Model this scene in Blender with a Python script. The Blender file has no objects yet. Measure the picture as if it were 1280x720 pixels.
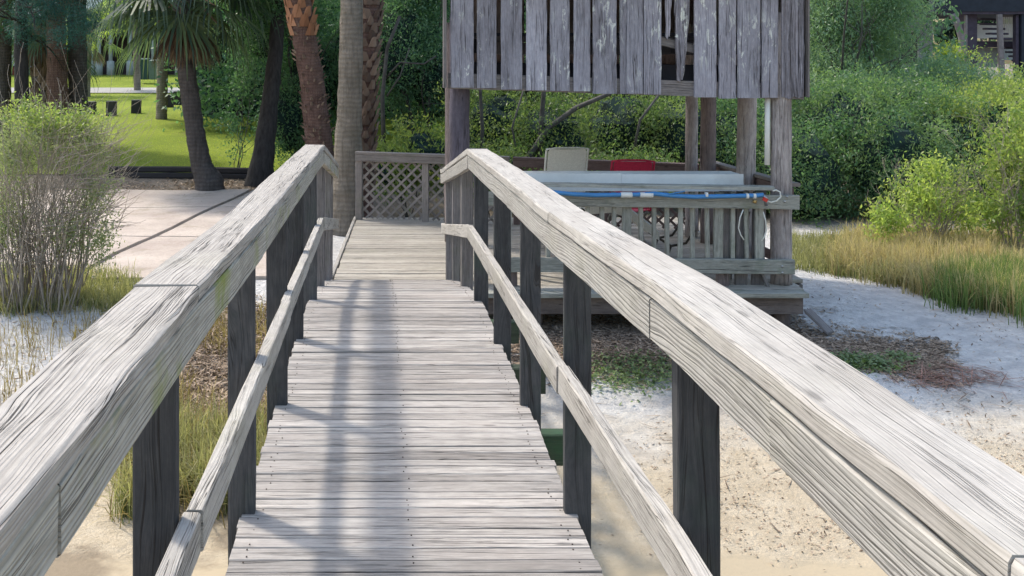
import bpy, math, random
import numpy as np
from mathutils import Vector, Matrix
random.seed(7); rng = np.random.default_rng(7)
R = math.radians
SC = bpy.context.scene
COL = SC.collection
F = 1280.0; CX = 474.0; CY = 80.0; EYE = 1.5

def P(px, py, Y):
    return Vector(((px-CX)/F*Y, Y, EYE-(py-CY)/F*Y))

# ------------------------------------------------------------------ terrain
def sstep(a, b, x):
    t = min(1, max(0, (x-a)/(b-a))); return t*t*(3-2*t)
def lerp_tab(tab, x):
    if x <= tab[0][0]: return tab[0][1]
    for (a, za), (b, zb) in zip(tab, tab[1:]):
        if x <= b: return za+(zb-za)*(x-a)/(b-a)
    return tab[-1][1]
TR = [(-20,-1.7),(2,-1.55),(4,-1.42),(6.5,-1.28),(9,-1.08),(11,-1.0),(18,-1.0),(26,-.5),(40,.3),(200,1.5)]
TL = [(-20,-1.7),(2,-1.5),(4,-1.38),(6.5,-1.25),(9,-1.1),(11,-.98),(12.2,-.9),(18,-.78),(20,-.68),(42,.29),(47,.35),(55,.8),(200,2.0)]
def gz(x, y):
    b = sstep(-2.2, .5, x-max(0,(y-20))*.12)
    z = lerp_tab(TL, y)*(1-b)+lerp_tab(TR, y)*b
    z += .025*math.sin(x*1.7+y*.6)*math.cos(y*1.3-x*.5)*sstep(30,8,y)
    z += .012*math.sin(x*5.1+y*3.3)*math.sin(y*4.7-x*2.1)*sstep(18,8,y)
    return z
def hit(px, py):
    y = 2.0
    while y < 150:
        p = P(px, py, y)
        if p.z <= gz(p.x, p.y): return Vector((p.x, p.y, gz(p.x, p.y)))
        y += .03 if y < 20 else .1
    return P(px, py, 150)

# ------------------------------------------------------------------ object helpers
def tag(o, label=None, cat=None, group=None, kind=None):
    if label: o['label'] = label
    if cat: o['category'] = cat
    if group: o['group'] = group
    if kind: o['kind'] = kind
    return o
def empty(name, loc, label=None, cat=None, group=None):
    o = bpy.data.objects.new(name, None); COL.objects.link(o); o.location = loc
    return tag(o, label, cat, group)
def link(name, me, mat, parent=None):
    o = bpy.data.objects.new(name, me); COL.objects.link(o)
    if mat: me.materials.append(mat)
    if parent:
        o.parent = parent; o.location = -Vector(parent.location) if parent.parent is None else (0,0,0)
    return o

class MB:
    def __init__(s): s.v=[]; s.f=[]; s.uv=[]; s.r=[]; s.sm=[]
    def add(s, vs, fs, uvs=None, rnd=None, smooth=False):
        b = len(s.v); s.v += [tuple(v) for v in vs]
        r = random.random() if rnd is None else rnd
        s.r += [r]*len(vs)
        for i, f in enumerate(fs):
            s.f.append([b+k for k in f]); s.sm.append(smooth)
            s.uv.append(uvs[i] if uvs else [(0,0)]*len(f))
    def box(s, c, d, rot=None, rnd=None):
        x,y,z = [k/2 for k in d]
        vs = [Vector((a,b,e)) for a in (-x,x) for b in (-y,y) for e in (-z,z)]
        if rot: vs = [rot @ v for v in vs]
        vs = [v+Vector(c) for v in vs]
        fs = [(0,1,3,2),(4,6,7,5),(0,4,5,1),(2,3,7,6),(0,2,6,4),(1,5,7,3)]
        ou, ov = random.random()*40, random.random()*40
        uvs=[]
        ax = sorted(range(3), key=lambda k:-d[k])
        loc = [(a*x,b*y,e*z) for a in (-1,1) for b in (-1,1) for e in (-1,1)]
        for f in fs:
            L = ax[0]
            var = [k for k in range(3) if max(loc[i][k] for i in f)-min(loc[i][k] for i in f)>1e-9]
            if L in var: other = [k for k in var if k!=L][0]; uvs.append([(loc[i][L]+ou, loc[i][other]+ov) for i in f])
            else: uvs.append([(loc[i][var[0]]*.3+ou, loc[i][var[1]]+ov) for i in f])
        s.add(vs, fs, uvs, rnd)
    def sweep(s, path, side, up, w, h, ch=.004, jit=0, rnd=None, seg=None, taper=None):
        """rectangular chamfered board swept along a polyline; w along side, h along up"""
        path = [Vector(p) for p in path]
        if seg:
            q=[]
            for a,b in zip(path, path[1:]):
                n=max(1,int((b-a).length/seg))
                q += [a.lerp(b,k/n) for k in range(n)]
            q.append(path[-1]); path=q
        side=Vector(side).normalized(); up=Vector(up).normalized()
        a,b=w/2,h/2
        prof=[(-a+ch,b),(a-ch,b),(a,b-ch),(a,-b+ch),(a-ch,-b),(-a+ch,-b),(-a,-b+ch),(-a,b-ch)]
        per=[0]
        for i in range(8):
            x0,y0=prof[i]; x1,y1=prof[(i+1)%8]; per.append(per[-1]+math.hypot(x1-x0,y1-y0))
        ou, ov = random.random()*60, random.random()*60
        vs=[]; us=[]; L=0
        js=[0]*8
        for i,p in enumerate(path):
            if i: L+=(p-path[i-1]).length
            us.append(L)
            if jit: js=[.72*j+random.gauss(0,jit) for j in js]
            for k,(x,y) in enumerate(prof):
                vs.append(p+side*(x+js[k])+up*(y+js[(k+3)%8]*.7))
        fs=[];uv=[]
        n=len(path)
        for i in range(n-1):
            for k in range(8):
                k2=(k+1)%8
                fs.append((i*8+k,i*8+k2,(i+1)*8+k2,(i+1)*8+k))
                uv.append([(us[i]+ou,per[k]+ov),(us[i]+ou,per[k+1]+ov),(us[i+1]+ou,per[k+1]+ov),(us[i+1]+ou,per[k]+ov)])
        fs.append(tuple(range(7,-1,-1))); uv.append([(prof[k][0]*.3+ou,prof[k][1]+ov) for k in range(7,-1,-1)])
        e=(n-1)*8
        fs.append(tuple(e+k for k in range(8))); uv.append([(prof[k][0]*.3+ou,prof[k][1]+ov) for k in range(8)])
        s.add(vs,fs,uv,rnd)
    def tube(s, path, rad, n=8, rnd=None, smooth=True, cap=True):
        path=[Vector(p) for p in path]; m=len(path)
        if not hasattr(rad,'__len__'): rad=[rad]*m
        vs=[];us=[];L=0; ref=None
        for i,p in enumerate(path):
            t=(path[min(i+1,m-1)]-path[max(i-1,0)])
            if t.length<1e-9: t=Vector((0,0,1))
            t.normalize()
            if ref is None:
                ref=t.cross(Vector((0,0,1)) if abs(t.z)<.9 else Vector((1,0,0))).normalized()
            ref=(ref-t*ref.dot(t)).normalized(); b=t.cross(ref)
            if i: L+=(p-path[i-1]).length
            us.append(L)
            for k in range(n):
                a=2*math.pi*k/n
                vs.append(p+(ref*math.cos(a)+b*math.sin(a))*rad[i])
        ou, ov = random.random()*40, random.random()*40
        fs=[];uv=[]
        for i in range(m-1):
            for k in range(n):
                k2=(k+1)%n
                fs.append((i*n+k,i*n+k2,(i+1)*n+k2,(i+1)*n+k))
                v0=ov+k*2*math.pi*rad[i]/n; v1=ov+(k+1)*2*math.pi*rad[i]/n
                uv.append([(us[i]+ou,v0),(us[i]+ou,v1),(us[i+1]+ou,v1),(us[i+1]+ou,v0)])
        if cap and n>2:
            fs.append(tuple(range(n-1,-1,-1))); uv.append([(0,0)]*n)
            fs.append(tuple((m-1)*n+k for k in range(n))); uv.append([(0,0)]*n)
        s.add(vs,fs,uv,rnd,smooth)
    def build(s, name, mat, parent=None):
        me=bpy.data.meshes.new(name); me.from_pydata(s.v,[],s.f)
        uvl=me.uv_layers.new(name='UVMap')
        flat=[c for f in s.uv for p in f for c in p]
        uvl.data.foreach_set('uv',flat)
        at=me.attributes.new('rnd','FLOAT','POINT'); at.data.foreach_set('value',s.r)
        me.polygons.foreach_set('use_smooth',s.sm)
        me.update()
        return link(name, me, mat, parent)

def quads_mesh(name, V, rnd, mat, parent=None, nper=4):
    """V: (n, nper, 3) array of faces"""
    n=V.shape[0]
    me=bpy.data.meshes.new(name)
    me.vertices.add(n*nper); me.vertices.foreach_set('co', V.astype(np.float32).ravel())
    me.loops.add(n*nper); me.loops.foreach_set('vertex_index', np.arange(n*nper,dtype=np.int32))
    me.polygons.add(n); me.polygons.foreach_set('loop_start', np.arange(0,n*nper,nper,dtype=np.int32))
    at=me.attributes.new('rnd','FLOAT','POINT'); at.data.foreach_set('value', np.repeat(rnd.astype(np.float32),nper))
    me.update(calc_edges=True)
    return link(name, me, mat, parent)

# ------------------------------------------------------------------ materials
class N:
    def __init__(s, name):
        s.m=bpy.data.materials.new(name); s.m.use_nodes=True; s.t=s.m.node_tree
        s.b=s.t.nodes['Principled BSDF']; s.out=s.t.nodes['Material Output']
    def n(s, typ, **kw):
        o=s.t.nodes.new(typ)
        for k,v in kw.items():
            if k in o.inputs.keys(): o.inputs[k].default_value=v
            else: setattr(o,k,v)
        return o
    def l(s,a,b): s.t.links.new(a,b)
    def math(s,op,a,b=None,c=None,clamp=False):
        o=s.t.nodes.new('ShaderNodeMath'); o.operation=op; o.use_clamp=clamp
        for i,x in enumerate((a,b,c)):
            if x is None: continue
            if hasattr(x,'links'): s.l(x,o.inputs[i])
            else: o.inputs[i].default_value=x
        return o.outputs[0]
    def mix(s,f,a,b,mode='MIX'):
        o=s.t.nodes.new('ShaderNodeMix'); o.data_type='RGBA'; o.blend_type=mode; o.clamp_factor=True
        for i,x in ((0,f),(6,a),(7,b)):
            if hasattr(x,'links'): s.l(x,o.inputs[i])
            elif i==0: o.inputs[0].default_value=x
            else: o.inputs[i].default_value=(x[0],x[1],x[2],1)
        return o.outputs[2]
    def noise(s,vec,scale=1,detail=3,rough=.55,dist=0):
        o=s.n('ShaderNodeTexNoise'); o.inputs['Scale'].default_value=scale
        o.inputs['Detail'].default_value=detail; o.inputs['Roughness'].default_value=rough
        o.inputs['Distortion'].default_value=dist
        if vec is not None: s.l(vec,o.inputs['Vector'])
        return o.outputs[0]
    def ramp(s,f,a,b,interp='LINEAR'):
        o=s.n('ShaderNodeMapRange'); o.inputs['From Min'].default_value=a; o.inputs['From Max'].default_value=b
        o.clamp=True; s.l(f,o.inputs['Value']); return o.outputs[0]
    def comb(s,x,y,z):
        o=s.n('ShaderNodeCombineXYZ')
        for i,k in enumerate((x,y,z)):
            if hasattr(k,'links'): s.l(k,o.inputs[i])
            else: o.inputs[i].default_value=k
        return o.outputs[0]
    def bump(s,h,strength=.5,dist=.01):
        o=s.n('ShaderNodeBump'); o.inputs['Strength'].default_value=strength; o.inputs['Distance'].default_value=dist
        s.l(h,o.inputs['Height']); s.l(o.outputs[0],s.b.inputs['Normal'])

def wood(name, light, dark, crack=.5, ring=.3, green=0, rough=.85, ringw=.008, lichen=0, vary=.25, bumpd=.004, stain=.35, gcol=(.10,.13,.03),warpa=.035,fineamt=.7,medamt=.2):
    k=N(name)
    uv=k.n('ShaderNodeUVMap'); uv.uv_map='UVMap'
    sp=k.n('ShaderNodeSeparateXYZ'); k.l(uv.outputs[0],sp.inputs[0]); u,v=sp.outputs[0],sp.outputs[1]
    at=k.n('ShaderNodeAttribute'); at.attribute_name='rnd'; r=at.outputs['Fac']
    r50=k.math('MULTIPLY',r,50)
    w1=k.noise(k.comb(k.math('MULTIPLY',u,1.1),k.math('MULTIPLY',v,6),r50),1,2,.5)
    w2=k.noise(k.comb(k.math('MULTIPLY',u,5),k.math('MULTIPLY',v,24),r50),1,2,.5)
    d=k.math('ADD',v,k.math('ADD',k.math('MULTIPLY',w1,warpa*2.2),k.math('MULTIPLY',w2,.010)))
    ph=k.math('ADD',k.math('DIVIDE',d,ringw),k.math('MULTIPLY',k.noise(k.comb(0.0,k.math('MULTIPLY',d,55),r50),1,2,.6),3.0))
    sn=k.math('ADD',k.math('MULTIPLY',k.math('SINE',k.math('MULTIPLY',ph,2*math.pi)),.5),.5)
    rings=k.math('POWER',sn,2.0)
    fine=k.noise(k.comb(k.math('MULTIPLY',u,9),k.math('MULTIPLY',d,330),r50),1,4,.65)
    med=k.noise(k.comb(k.math('MULTIPLY',u,2.4),k.math('MULTIPLY',d,170),r50),1,3,.6)
    m1=k.ramp(k.noise(k.comb(k.math('MULTIPLY',u,2.3),k.math('MULTIPLY',d,95),k.math('ADD',r50,7)),1,2,.5),.56,.64)
    crl=k.math('MULTIPLY',k.ramp(sn,.93,.99),m1)
    cr2=k.noise(k.comb(k.math('MULTIPLY',u,2.0),k.math('MULTIPLY',d,130),k.math('ADD',r50,3)),1,2,.5)
    crl2=k.math('MULTIPLY',k.ramp(k.math('ABSOLUTE',k.math('SUBTRACT',cr2,.5)),.022,.006),k.math('MULTIPLY',k.ramp(k.noise(k.comb(k.math('MULTIPLY',u,2),k.math('MULTIPLY',v,18),r50),1,2,.5),.5,.6),.8))
    crk=k.math('MAXIMUM',crl,crl2)
    big=k.noise(k.comb(k.math('MULTIPLY',u,1.3),k.math('MULTIPLY',v,4),r50),1,4,.6)
    c=k.mix(k.math('MULTIPLY',k.ramp(fine,.35,.75),fineamt),light,dark)
    c=k.mix(k.math('MULTIPLY',rings,ring),c,[x*.55 for x in dark])
    c=k.mix(k.math('MULTIPLY',k.ramp(med,.54,.78),medamt),c,[x*.5 for x in dark])
    c=k.mix(k.math('MULTIPLY',k.ramp(big,.42,.72),stain),c,[dark[0]*.8,dark[1]*.75,dark[2]*.72])
    blt=k.noise(k.comb(k.math('MULTIPLY',u,14),k.math('MULTIPLY',v,34),r50),1,5,.7)
    c=k.mix(k.math('MULTIPLY',k.ramp(blt,.45,.7),.38),c,[x*.72 for x in dark])
    c=k.mix(k.math('MULTIPLY',k.ramp(blt,.46,.3),.22),c,[min(.9,x*1.25) for x in light])
    if vary:
        hv=k.n('ShaderNodeHueSaturation'); k.l(c,hv.inputs['Color'])
        k.l(k.math('ADD',1-vary/2,k.math('MULTIPLY',r,vary)),hv.inputs['Value']); c=hv.outputs[0]
    tc=k.n('ShaderNodeTexCoord').outputs['Object']
    if green:
        g=k.math('MULTIPLY',k.ramp(k.noise(tc,3.1,5,.65),.52,.68),green)
        c=k.mix(g,c,gcol)
    if lichen:
        g=k.math('MULTIPLY',k.ramp(k.noise(k.comb(k.math('MULTIPLY',u,6),k.math('MULTIPLY',v,19),r50),1,6,.72,.5),.555,.60),k.math('MULTIPLY',k.ramp(k.noise(k.comb(k.math('MULTIPLY',u,1.6),k.math('MULTIPLY',v,2),r50),1,2,.5),.48,.60),lichen))
        c=k.mix(g,c,(.72,.75,.72))
    c=k.mix(k.math('MULTIPLY',crk,min(1,crack*1.4)),c,(.02,.016,.015))
    # knots
    vo=k.n('ShaderNodeTexVoronoi'); vo.inputs['Scale'].default_value=1
    k.l(k.comb(k.math('MULTIPLY',u,2.1),k.math('MULTIPLY',v,8),r50),vo.inputs['Vector'])
    kn=k.ramp(vo.outputs['Distance'],.075,.04)
    c=k.mix(k.math('MULTIPLY',kn,.6),c,[x*.35 for x in dark])
    k.l(c,k.b.inputs['Base Color']); k.b.inputs['Roughness'].default_value=rough
    k.b.inputs['Specular IOR Level'].default_value=.25
    h=k.math('SUBTRACT',k.math('ADD',k.math('MULTIPLY',fine,.22),k.math('ADD',k.math('MULTIPLY',med,-.12),k.math('MULTIPLY',rings,-.5*ring))),k.math('MULTIPLY',crk,1.3*crack))
    k.bump(h,1.0,bumpd)
    return k.m

def simple(name, col, rough=.6, noise_s=8, amt=.25, bump=.0, metal=0, spec=.4, stretch=None, dirt=None):
    k=N(name)
    tc=k.n('ShaderNodeTexCoord').outputs['Object']
    if stretch:
        mp=k.n('ShaderNodeMapping'); mp.inputs['Scale'].default_value=stretch; k.l(tc,mp.inputs[0]); tc=mp.outputs[0]
    nz=k.noise(tc,noise_s,5,.6)
    c=k.mix(k.ramp(nz,.3,.7),[x*(1-amt) for x in col],[min(1,x*(1+amt*.6)) for x in col])
    if dirt:
        c=k.mix(k.math('MULTIPLY',k.ramp(k.noise(tc,noise_s*.35,6,.7),.5,.7),dirt),c,(.08,.07,.05))
    k.l(c,k.b.inputs['Base Color']); k.b.inputs['Roughness'].default_value=rough
    k.b.inputs['Metallic'].default_value=metal; k.b.inputs['Specular IOR Level'].default_value=spec
    if bump: k.bump(nz,1,bump)
    return k.m

def leafmat(name, a, b, c=None, trans=.45, rough=.45, spec=.35, csplit=.85):
    """a dark -> b light by per-leaf random; c = odd leaves"""
    k=N(name)
    at=k.n('ShaderNodeAttribute'); at.attribute_name='rnd'; r=at.outputs['Fac']
    col=k.mix(r,a,b)
    if c: col=k.mix(k.math('GREATER_THAN',r,csplit),col,c)
    k.l(col,k.b.inputs['Base Color']); k.b.inputs['Roughness'].default_value=rough
    k.b.inputs['Specular IOR Level'].default_value=spec
    tr=k.n('ShaderNodeBsdfTranslucent')
    tcx=k.mix(1.0,col,(1.08,1.15,.62),'MULTIPLY'); 
    sc=k.n('ShaderNodeHueSaturation'); sc.inputs['Value'].default_value=1.9; k.l(tcx,sc.inputs['Color'])
    k.l(sc.outputs[0],tr.inputs['Color'])
    mx=k.n('ShaderNodeMixShader'); mx.inputs[0].default_value=trans
    k.l(k.b.outputs[0],mx.inputs[1]); k.l(tr.outputs[0],mx.inputs[2]); k.l(mx.outputs[0],k.out.inputs['Surface'])
    return k.m

W_rail=wood('weathered_rail_wood',(.45,.42,.388),(.29,.267,.246),crack=.95,ring=.35,green=.08,ringw=.008,bumpd=.005,vary=.1,gcol=(.34,.34,.2),stain=.2)
W_railR=wood('smooth_rail_wood',(.46,.435,.405),(.33,.31,.288),crack=.45,ring=.22,green=.05,ringw=.007,bumpd=.003,vary=.1,gcol=(.34,.34,.2),stain=.5,warpa=.022)
W_railside=wood('weathered_side_wood',(.47,.45,.405),(.31,.295,.255),crack=.5,ring=.6,green=1,ringw=.010,bumpd=.004,vary=.1,gcol=(.22,.25,.07))
W_railsideR=wood('weathered_side_wood_clean',(.44,.42,.39),(.30,.285,.265),crack=.35,ring=.6,green=.12,ringw=.009,bumpd=.004,vary=.1,gcol=(.30,.29,.17))
W_mid=wood('weathered_mid_rail',(.48,.455,.425),(.31,.29,.27),crack=.7,ring=.3,green=.15,vary=.1,gcol=(.28,.28,.14))
W_deck=wood('weathered_deck_planks',(.45,.42,.392),(.265,.243,.23),crack=.65,ring=.25,ringw=.008,vary=.5,bumpd=.004,stain=.5)
W_plat=wood('platform_planks',(.46,.43,.38),(.27,.24,.21),crack=.5,ring=.2,vary=.3,green=.15,gcol=(.2,.21,.12))
W_post=wood('treated_post_wood',(.105,.104,.108),(.036,.041,.05),crack=.5,ring=.22,green=.25,ringw=.020,vary=.35,gcol=(.04,.08,.05),warpa=.09,stain=.7)
W_pale=wood('grey_post_wood',(.26,.24,.24),(.13,.12,.125),crack=.5,ring=.35,green=.2,vary=.3,ringw=.014,gcol=(.10,.12,.06))
W_beam=wood('mossy_beam_wood',(.08,.10,.07),(.035,.05,.04),crack=.3,ring=.2,green=.8,vary=.2,gcol=(.04,.10,.05))
W_side=wood('siding_wood',(.42,.42,.49),(.21,.205,.25),crack=.75,ring=.25,lichen=.75,ringw=.012,vary=.42,bumpd=.006,stain=.5)
W_rotten=wood('rotten_siding_wood',(.42,.41,.48),(.16,.15,.17),crack=1,ring=.6,lichen=1,ringw=.02,vary=.2,bumpd=.015,stain=.8)
W_pole=wood('pole_wood',(.52,.47,.46),(.20,.17,.175),crack=.9,ring=.2,green=.2,vary=.2,bumpd=.008,stain=.8,gcol=(.16,.18,.12))
W_poled=wood('dark_pole_wood',(.30,.24,.23),(.08,.065,.07),crack=.9,ring=.2,vary=.3,bumpd=.008,stain=.6)
W_navypole=wood('dark_blue_pole_wood',(.15,.13,.16),(.04,.04,.06),crack=.9,ring=.2,vary=.2,bumpd=.008,stain=.8)
W_skirt=wood('stained_skirt_wood',(.26,.22,.21),(.13,.11,.11),crack=.4,ring=.2,vary=.2,stain=.8)
W_fence=wood('lattice_wood',(.33,.29,.27),(.18,.16,.15),crack=.3,ring=.1,green=.4,vary=.35,gcol=(.14,.16,.09))
W_brown=wood('brown_fence_wood',(.20,.14,.13),(.10,.075,.07),crack=.3,ring=.2,vary=.3)
W_front=wood('front_rail_wood',(.42,.42,.38),(.20,.205,.185),crack=.6,ring=.3,green=.5,vary=.35,gcol=(.13,.17,.11))
W_timber=wood('landscape_timber',(.06,.055,.06),(.03,.03,.033),crack=.5,ring=.2,vary=.3)
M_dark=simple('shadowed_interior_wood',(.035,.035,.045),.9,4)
M_roof=simple('grey_shingles',(.12,.115,.11),.9,14,.5,.01)
M_white=simple('white_panel_plastic',(.78,.80,.81),.5,3,.12,dirt=.25)
M_pvc=simple('white_pvc',(.72,.73,.72),.35,6,.08)
M_blue=simple('blue_hose_vinyl',(.05,.22,.50),.35,10,.15,spec=.5)
M_red=simple('red_sling_fabric',(.50,.025,.07),.7,40,.2,.001)
M_redp=simple('red_plastic',(.5,.03,.02),.4,20,.1)
M_beige=simple('beige_sling_fabric',(.68,.67,.63),.75,60,.15,.001)
M_chmetal=simple('bronze_chair_metal',(.06,.05,.04),.45,20,.2,metal=.5)
M_steel=simple('galvanised_steel',(.4,.4,.4),.4,20,.2,metal=.9)
M_brass=simple('brass_fitting',(.45,.3,.12),.4,20,.2,metal=.9)
M_rope=simple('white_cord',(.65,.65,.6),.7,60,.1)

# ground materials
def ground_mat():
    k=N('sandy_ground')
    tc=k.n('ShaderNodeTexCoord').outputs['Object']
    sp=k.n('ShaderNodeSeparateXYZ'); k.l(tc,sp.inputs[0]); X,Y=sp.outputs[0],sp.outputs[1]
    n1=k.noise(tc,.9,5,.6); n2=k.noise(tc,6,6,.65); n3=k.noise(tc,45,4,.7); n4=k.noise(tc,240,2,.6)
    white=k.mix(k.ramp(n2,.35,.65),(.46,.455,.46),(.66,.65,.64))
    tan=k.mix(k.ramp(n2,.3,.7),(.44,.365,.265),(.58,.50,.385))
    # tan (damp) near the creek, white farther
    yy=k.math('ADD',Y,k.math('MULTIPLY',k.math('SUBTRACT',n1,.5),3.2))
    f=k.ramp(yy,7.0,8.6)
    c=k.mix(f,tan,white)
    wet=k.ramp(k.math('ADD',Y,k.math('MULTIPLY',k.math('SUBTRACT',n1,.5),1.0)),5.95,5.75)
    c=k.mix(wet,c,(.42,.35,.25))
    # specks of debris in the tan zone
    vo=k.n('ShaderNodeTexVoronoi'); vo.inputs['Scale'].default_value=21; vo.inputs['Randomness'].default_value=1
    dn=k.n('ShaderNodeMapping'); dn.inputs['Scale'].default_value=(.6,1,1); k.l(tc,dn.inputs[0])
    k.l(dn.outputs[0],vo.inputs['Vector'])
    speck=k.math('MULTIPLY',k.ramp(vo.outputs['Distance'],.2,.1),k.ramp(n2,.52,.6))
    speck=k.math('MULTIPLY',speck,k.math('SUBTRACT',1,wet))
    c=k.mix(k.math('MULTIPLY',speck,.6),c,(.14,.09,.05))
    # litter-brown earth under shrubs and far left
    ln=k.ramp(k.noise(tc,1.4,5,.65),.5,.62)
    earth=k.mix(n3,(.10,.075,.05),(.24,.19,.14))
    far=k.ramp(Y,15.0,16.5)
    c=k.mix(k.math('MULTIPLY',far,.85),c,earth)
    lf=k.math('MULTIPLY',k.ramp(X,-.3,-1.0),k.math('MULTIPLY',ln,k.ramp(Y,9.6,9.0)))
    c=k.mix(k.math('MULTIPLY',lf,.7),c,earth)
    k.l(c,k.b.inputs['Base Color']); k.b.inputs['Roughness'].default_value=.95; k.b.inputs['Specular IOR Level'].default_value=.15
    foot=k.noise(tc,10,4,.6,.2)
    rel=k.math('SUBTRACT',1,k.math('MULTIPLY',wet,.85))
    h=k.math('MULTIPLY',k.math('ADD',k.math('ADD',k.math('MULTIPLY',foot,k.math('ADD',.28,k.math('MULTIPLY',k.ramp(Y,7.2,9.0),.75))),k.math('MULTIPLY',n3,.22)),k.math('MULTIPLY',n4,.05)),rel)
    k.bump(h,1,.085)
    return k.m
M_ground=ground_mat()
def lawn_mat():
    k=N('mown_lawn'); tc=k.n('ShaderNodeTexCoord').outputs['Object']
    n1=k.noise(tc,.5,4,.6); n2=k.noise(tc,18,4,.7)
    c=k.mix(k.ramp(n1,.35,.65),(.20,.25,.03),(.33,.37,.05)); c=k.mix(k.ramp(n2,.3,.7),c,(.13,.19,.03))
    c=k.mix(k.ramp(k.noise(tc,.9,5,.7),.62,.75),c,(.24,.20,.10))
    k.l(c,k.b.inputs['Base Color']); k.b.inputs['Roughness'].default_value=.9; k.b.inputs['Specular IOR Level'].default_value=.1
    k.bump(n2,1,.06); return k.m
M_lawn=lawn_mat()
def slab_mat():
    k=N('pink_concrete_slab'); tc=k.n('ShaderNodeTexCoord').outputs['Object']
    n1=k.noise(tc,1.1,6,.65); n2=k.noise(tc,30,5,.7)
    c=k.mix(k.ramp(n1,.35,.65),(.40,.335,.30),(.54,.47,.42)); c=k.mix(k.math('MULTIPLY',k.ramp(n2,.45,.75),.4),c,(.22,.19,.16))
    c=k.mix(k.math('MULTIPLY',k.ramp(k.noise(tc,2.3,6,.7),.54,.66),.6),c,(.30,.26,.20))
    k.l(c,k.b.inputs['Base Color']); k.b.inputs['Roughness'].default_value=.9; k.b.inputs['Specular IOR Level'].default_value=.2
    k.bump(n2,1,.012); return k.m
M_slab=slab_mat()
M_road=simple('pale_asphalt',(.30,.29,.28),.9,6,.2,.004)
M_dirt=simple('packed_dirt',(.20,.165,.14),.95,9,.5,.03)

# ------------------------------------------------------------------ setting: ground etc
def grid(name, xs, ys, zf, mat, kind='structure', parent=None):
    nx,ny=len(xs),len(ys)
    v=[(x,y,zf(x,y)) for y in ys for x in xs]
    f=[(j*nx+i,j*nx+i+1,(j+1)*nx+i+1,(j+1)*nx+i) for j in range(ny-1) for i in range(nx-1)]
    me=bpy.data.meshes.new(name); me.from_pydata(v,[],f)
    me.polygons.foreach_set('use_smooth',[True]*len(f)); me.update()
    o=link(name,me,mat,parent)
    if kind: o['kind']=kind
    return o
def span(a,b,s):
    n=max(1,int(round((b-a)/s))); return [a+(b-a)*k/n for k in range(n+1)]
xs=span(-300,-40,20)+span(-40,-12,1.4)[1:]+span(-12,12,.16)[1:]+span(12,40,1.4)[1:]+span(40,300,20)[1:]
ys=span(-60,-4,4)+span(-4,24,.16)[1:]+span(24,70,1)[1:]+span(70,600,30)[1:]
grid('ground',xs,ys,gz,M_ground)
lx=[-60+.9*i for i in range(70)]
def lawn_edge_x(y): return 2.5+max(0,y-20)*.12
grid('lawn',[ -55+.8*i for i in range(74)],span(20.05,41.8,.45),lambda x,y: gz(x,y)+.03,M_lawn)
grid('far_lawn',[ -70+.9*i for i in range(96)],span(46.9,60,.8),lambda x,y: gz(x,y)+.03,M_lawn)
grid('road',[ -90+1.5*i for i in range(90)],span(41.6,47.1,.5),lambda x,y: gz(x,y)+.06,M_road)

# boat ramp slabs: four slabs with joints
def slabpt(px,py): return hit(px,py)
ra=MB()
def quad_slab(m, c, th=.08):
    n=6
    top=[]
    for j in range(n+1):
        for i in range(n+1):
            a=c[0].lerp(c[1],i/n); b=c[3].lerp(c[2],i/n); q=a.lerp(b,j/n)
            top.append(Vector((q.x,q.y,gz(q.x,q.y)+.045)))
    N1=n+1
    fs=[(j*N1+i,j*N1+i+1,(j+1)*N1+i+1,(j+1)*N1+i) for j in range(n) for i in range(n)]
    base=len(top)
    rim=[i for i in range(N1)]+[j*N1+n for j in range(1,N1)]+[n*N1+i for i in range(n-1,-1,-1)]+[j*N1 for j in range(n-1,0,-1)]
    vs=top+[top[i]-Vector((0,0,th)) for i in rim]
    L=len(rim)
    fs+=[(rim[k],base+k,base+(k+1)%L,rim[(k+1)%L]) for k in range(L)]
    m.add(vs,fs)
rows=[11.5,13.8,16.2,18.2]
def xa(y): return -3.24+(y-12.8)*.18     # joint line running away from the camera
for a,b in zip(rows,rows[1:]):
    g=.022
    quad_slab(ra,[Vector((xa(a)-3.4,a+g,0)),Vector((xa(a)-g,a+g,0)),Vector((xa(b)-g,b-g,0)),Vector((xa(b)-3.4,b-g,0))])
    quad_slab(ra,[Vector((xa(a)+g+.05,a+g+.03,0)),Vector((-.72,a+g+.03,0)),Vector((-.72,b-g+.03,0)),Vector((xa(b)+g+.05,b-g+.03,0))])
o=ra.build('paved_ramp',M_slab); o['kind']='structure'

# ------------------------------------------------------------------ boardwalk
bw=empty('boardwalk',(0,5,-1.3),'weathered grey timber boardwalk with handrails crossing the sand to the covered deck','boardwalk')
def dz(y): return lerp_tab([(-9,0),(6.2,0),(6.6,-.02),(7.0,-.065),(7.4,-.12),(7.9,-.195),(8.5,-.30),(9.1,-.42),(9.9,-.60)],y)
m=MB(); NAILS=[]
M_rust=simple('rusty_nail',(.05,.03,.022),.7,10,.3)
y=-1.5
while y<9.72:
    w=random.choice((.056,.062,.068,.074,.084))
    yc=y+w/2; s=(dz(yc+.05)-dz(yc-.05))/.1
    zz=dz(yc)-.019+random.uniform(-.001,.001)
    x0=-.455+random.gauss(0,.003); x1=.655+random.gauss(0,.003)
    sk=random.uniform(-.003,.003)
    m.sweep([(x0,yc-sk,zz+random.uniform(-.002,.002)),(.1,yc,zz+random.uniform(-.001,.001)),(x1,yc+sk,zz+random.uniform(-.002,.002))],(0,1,s),(0,-s,1),w,.038,.0028,.0006,seg=.12)
    for nx in (-.40,.10,.60):
        for q_ in (.22,.78): NAILS.append((nx+random.uniform(-.012,.012),y+w*q_+random.uniform(-.004,.004),dz(y+w*q_)+.0015))
    y+=w+random.uniform(.003,.008)
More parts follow.
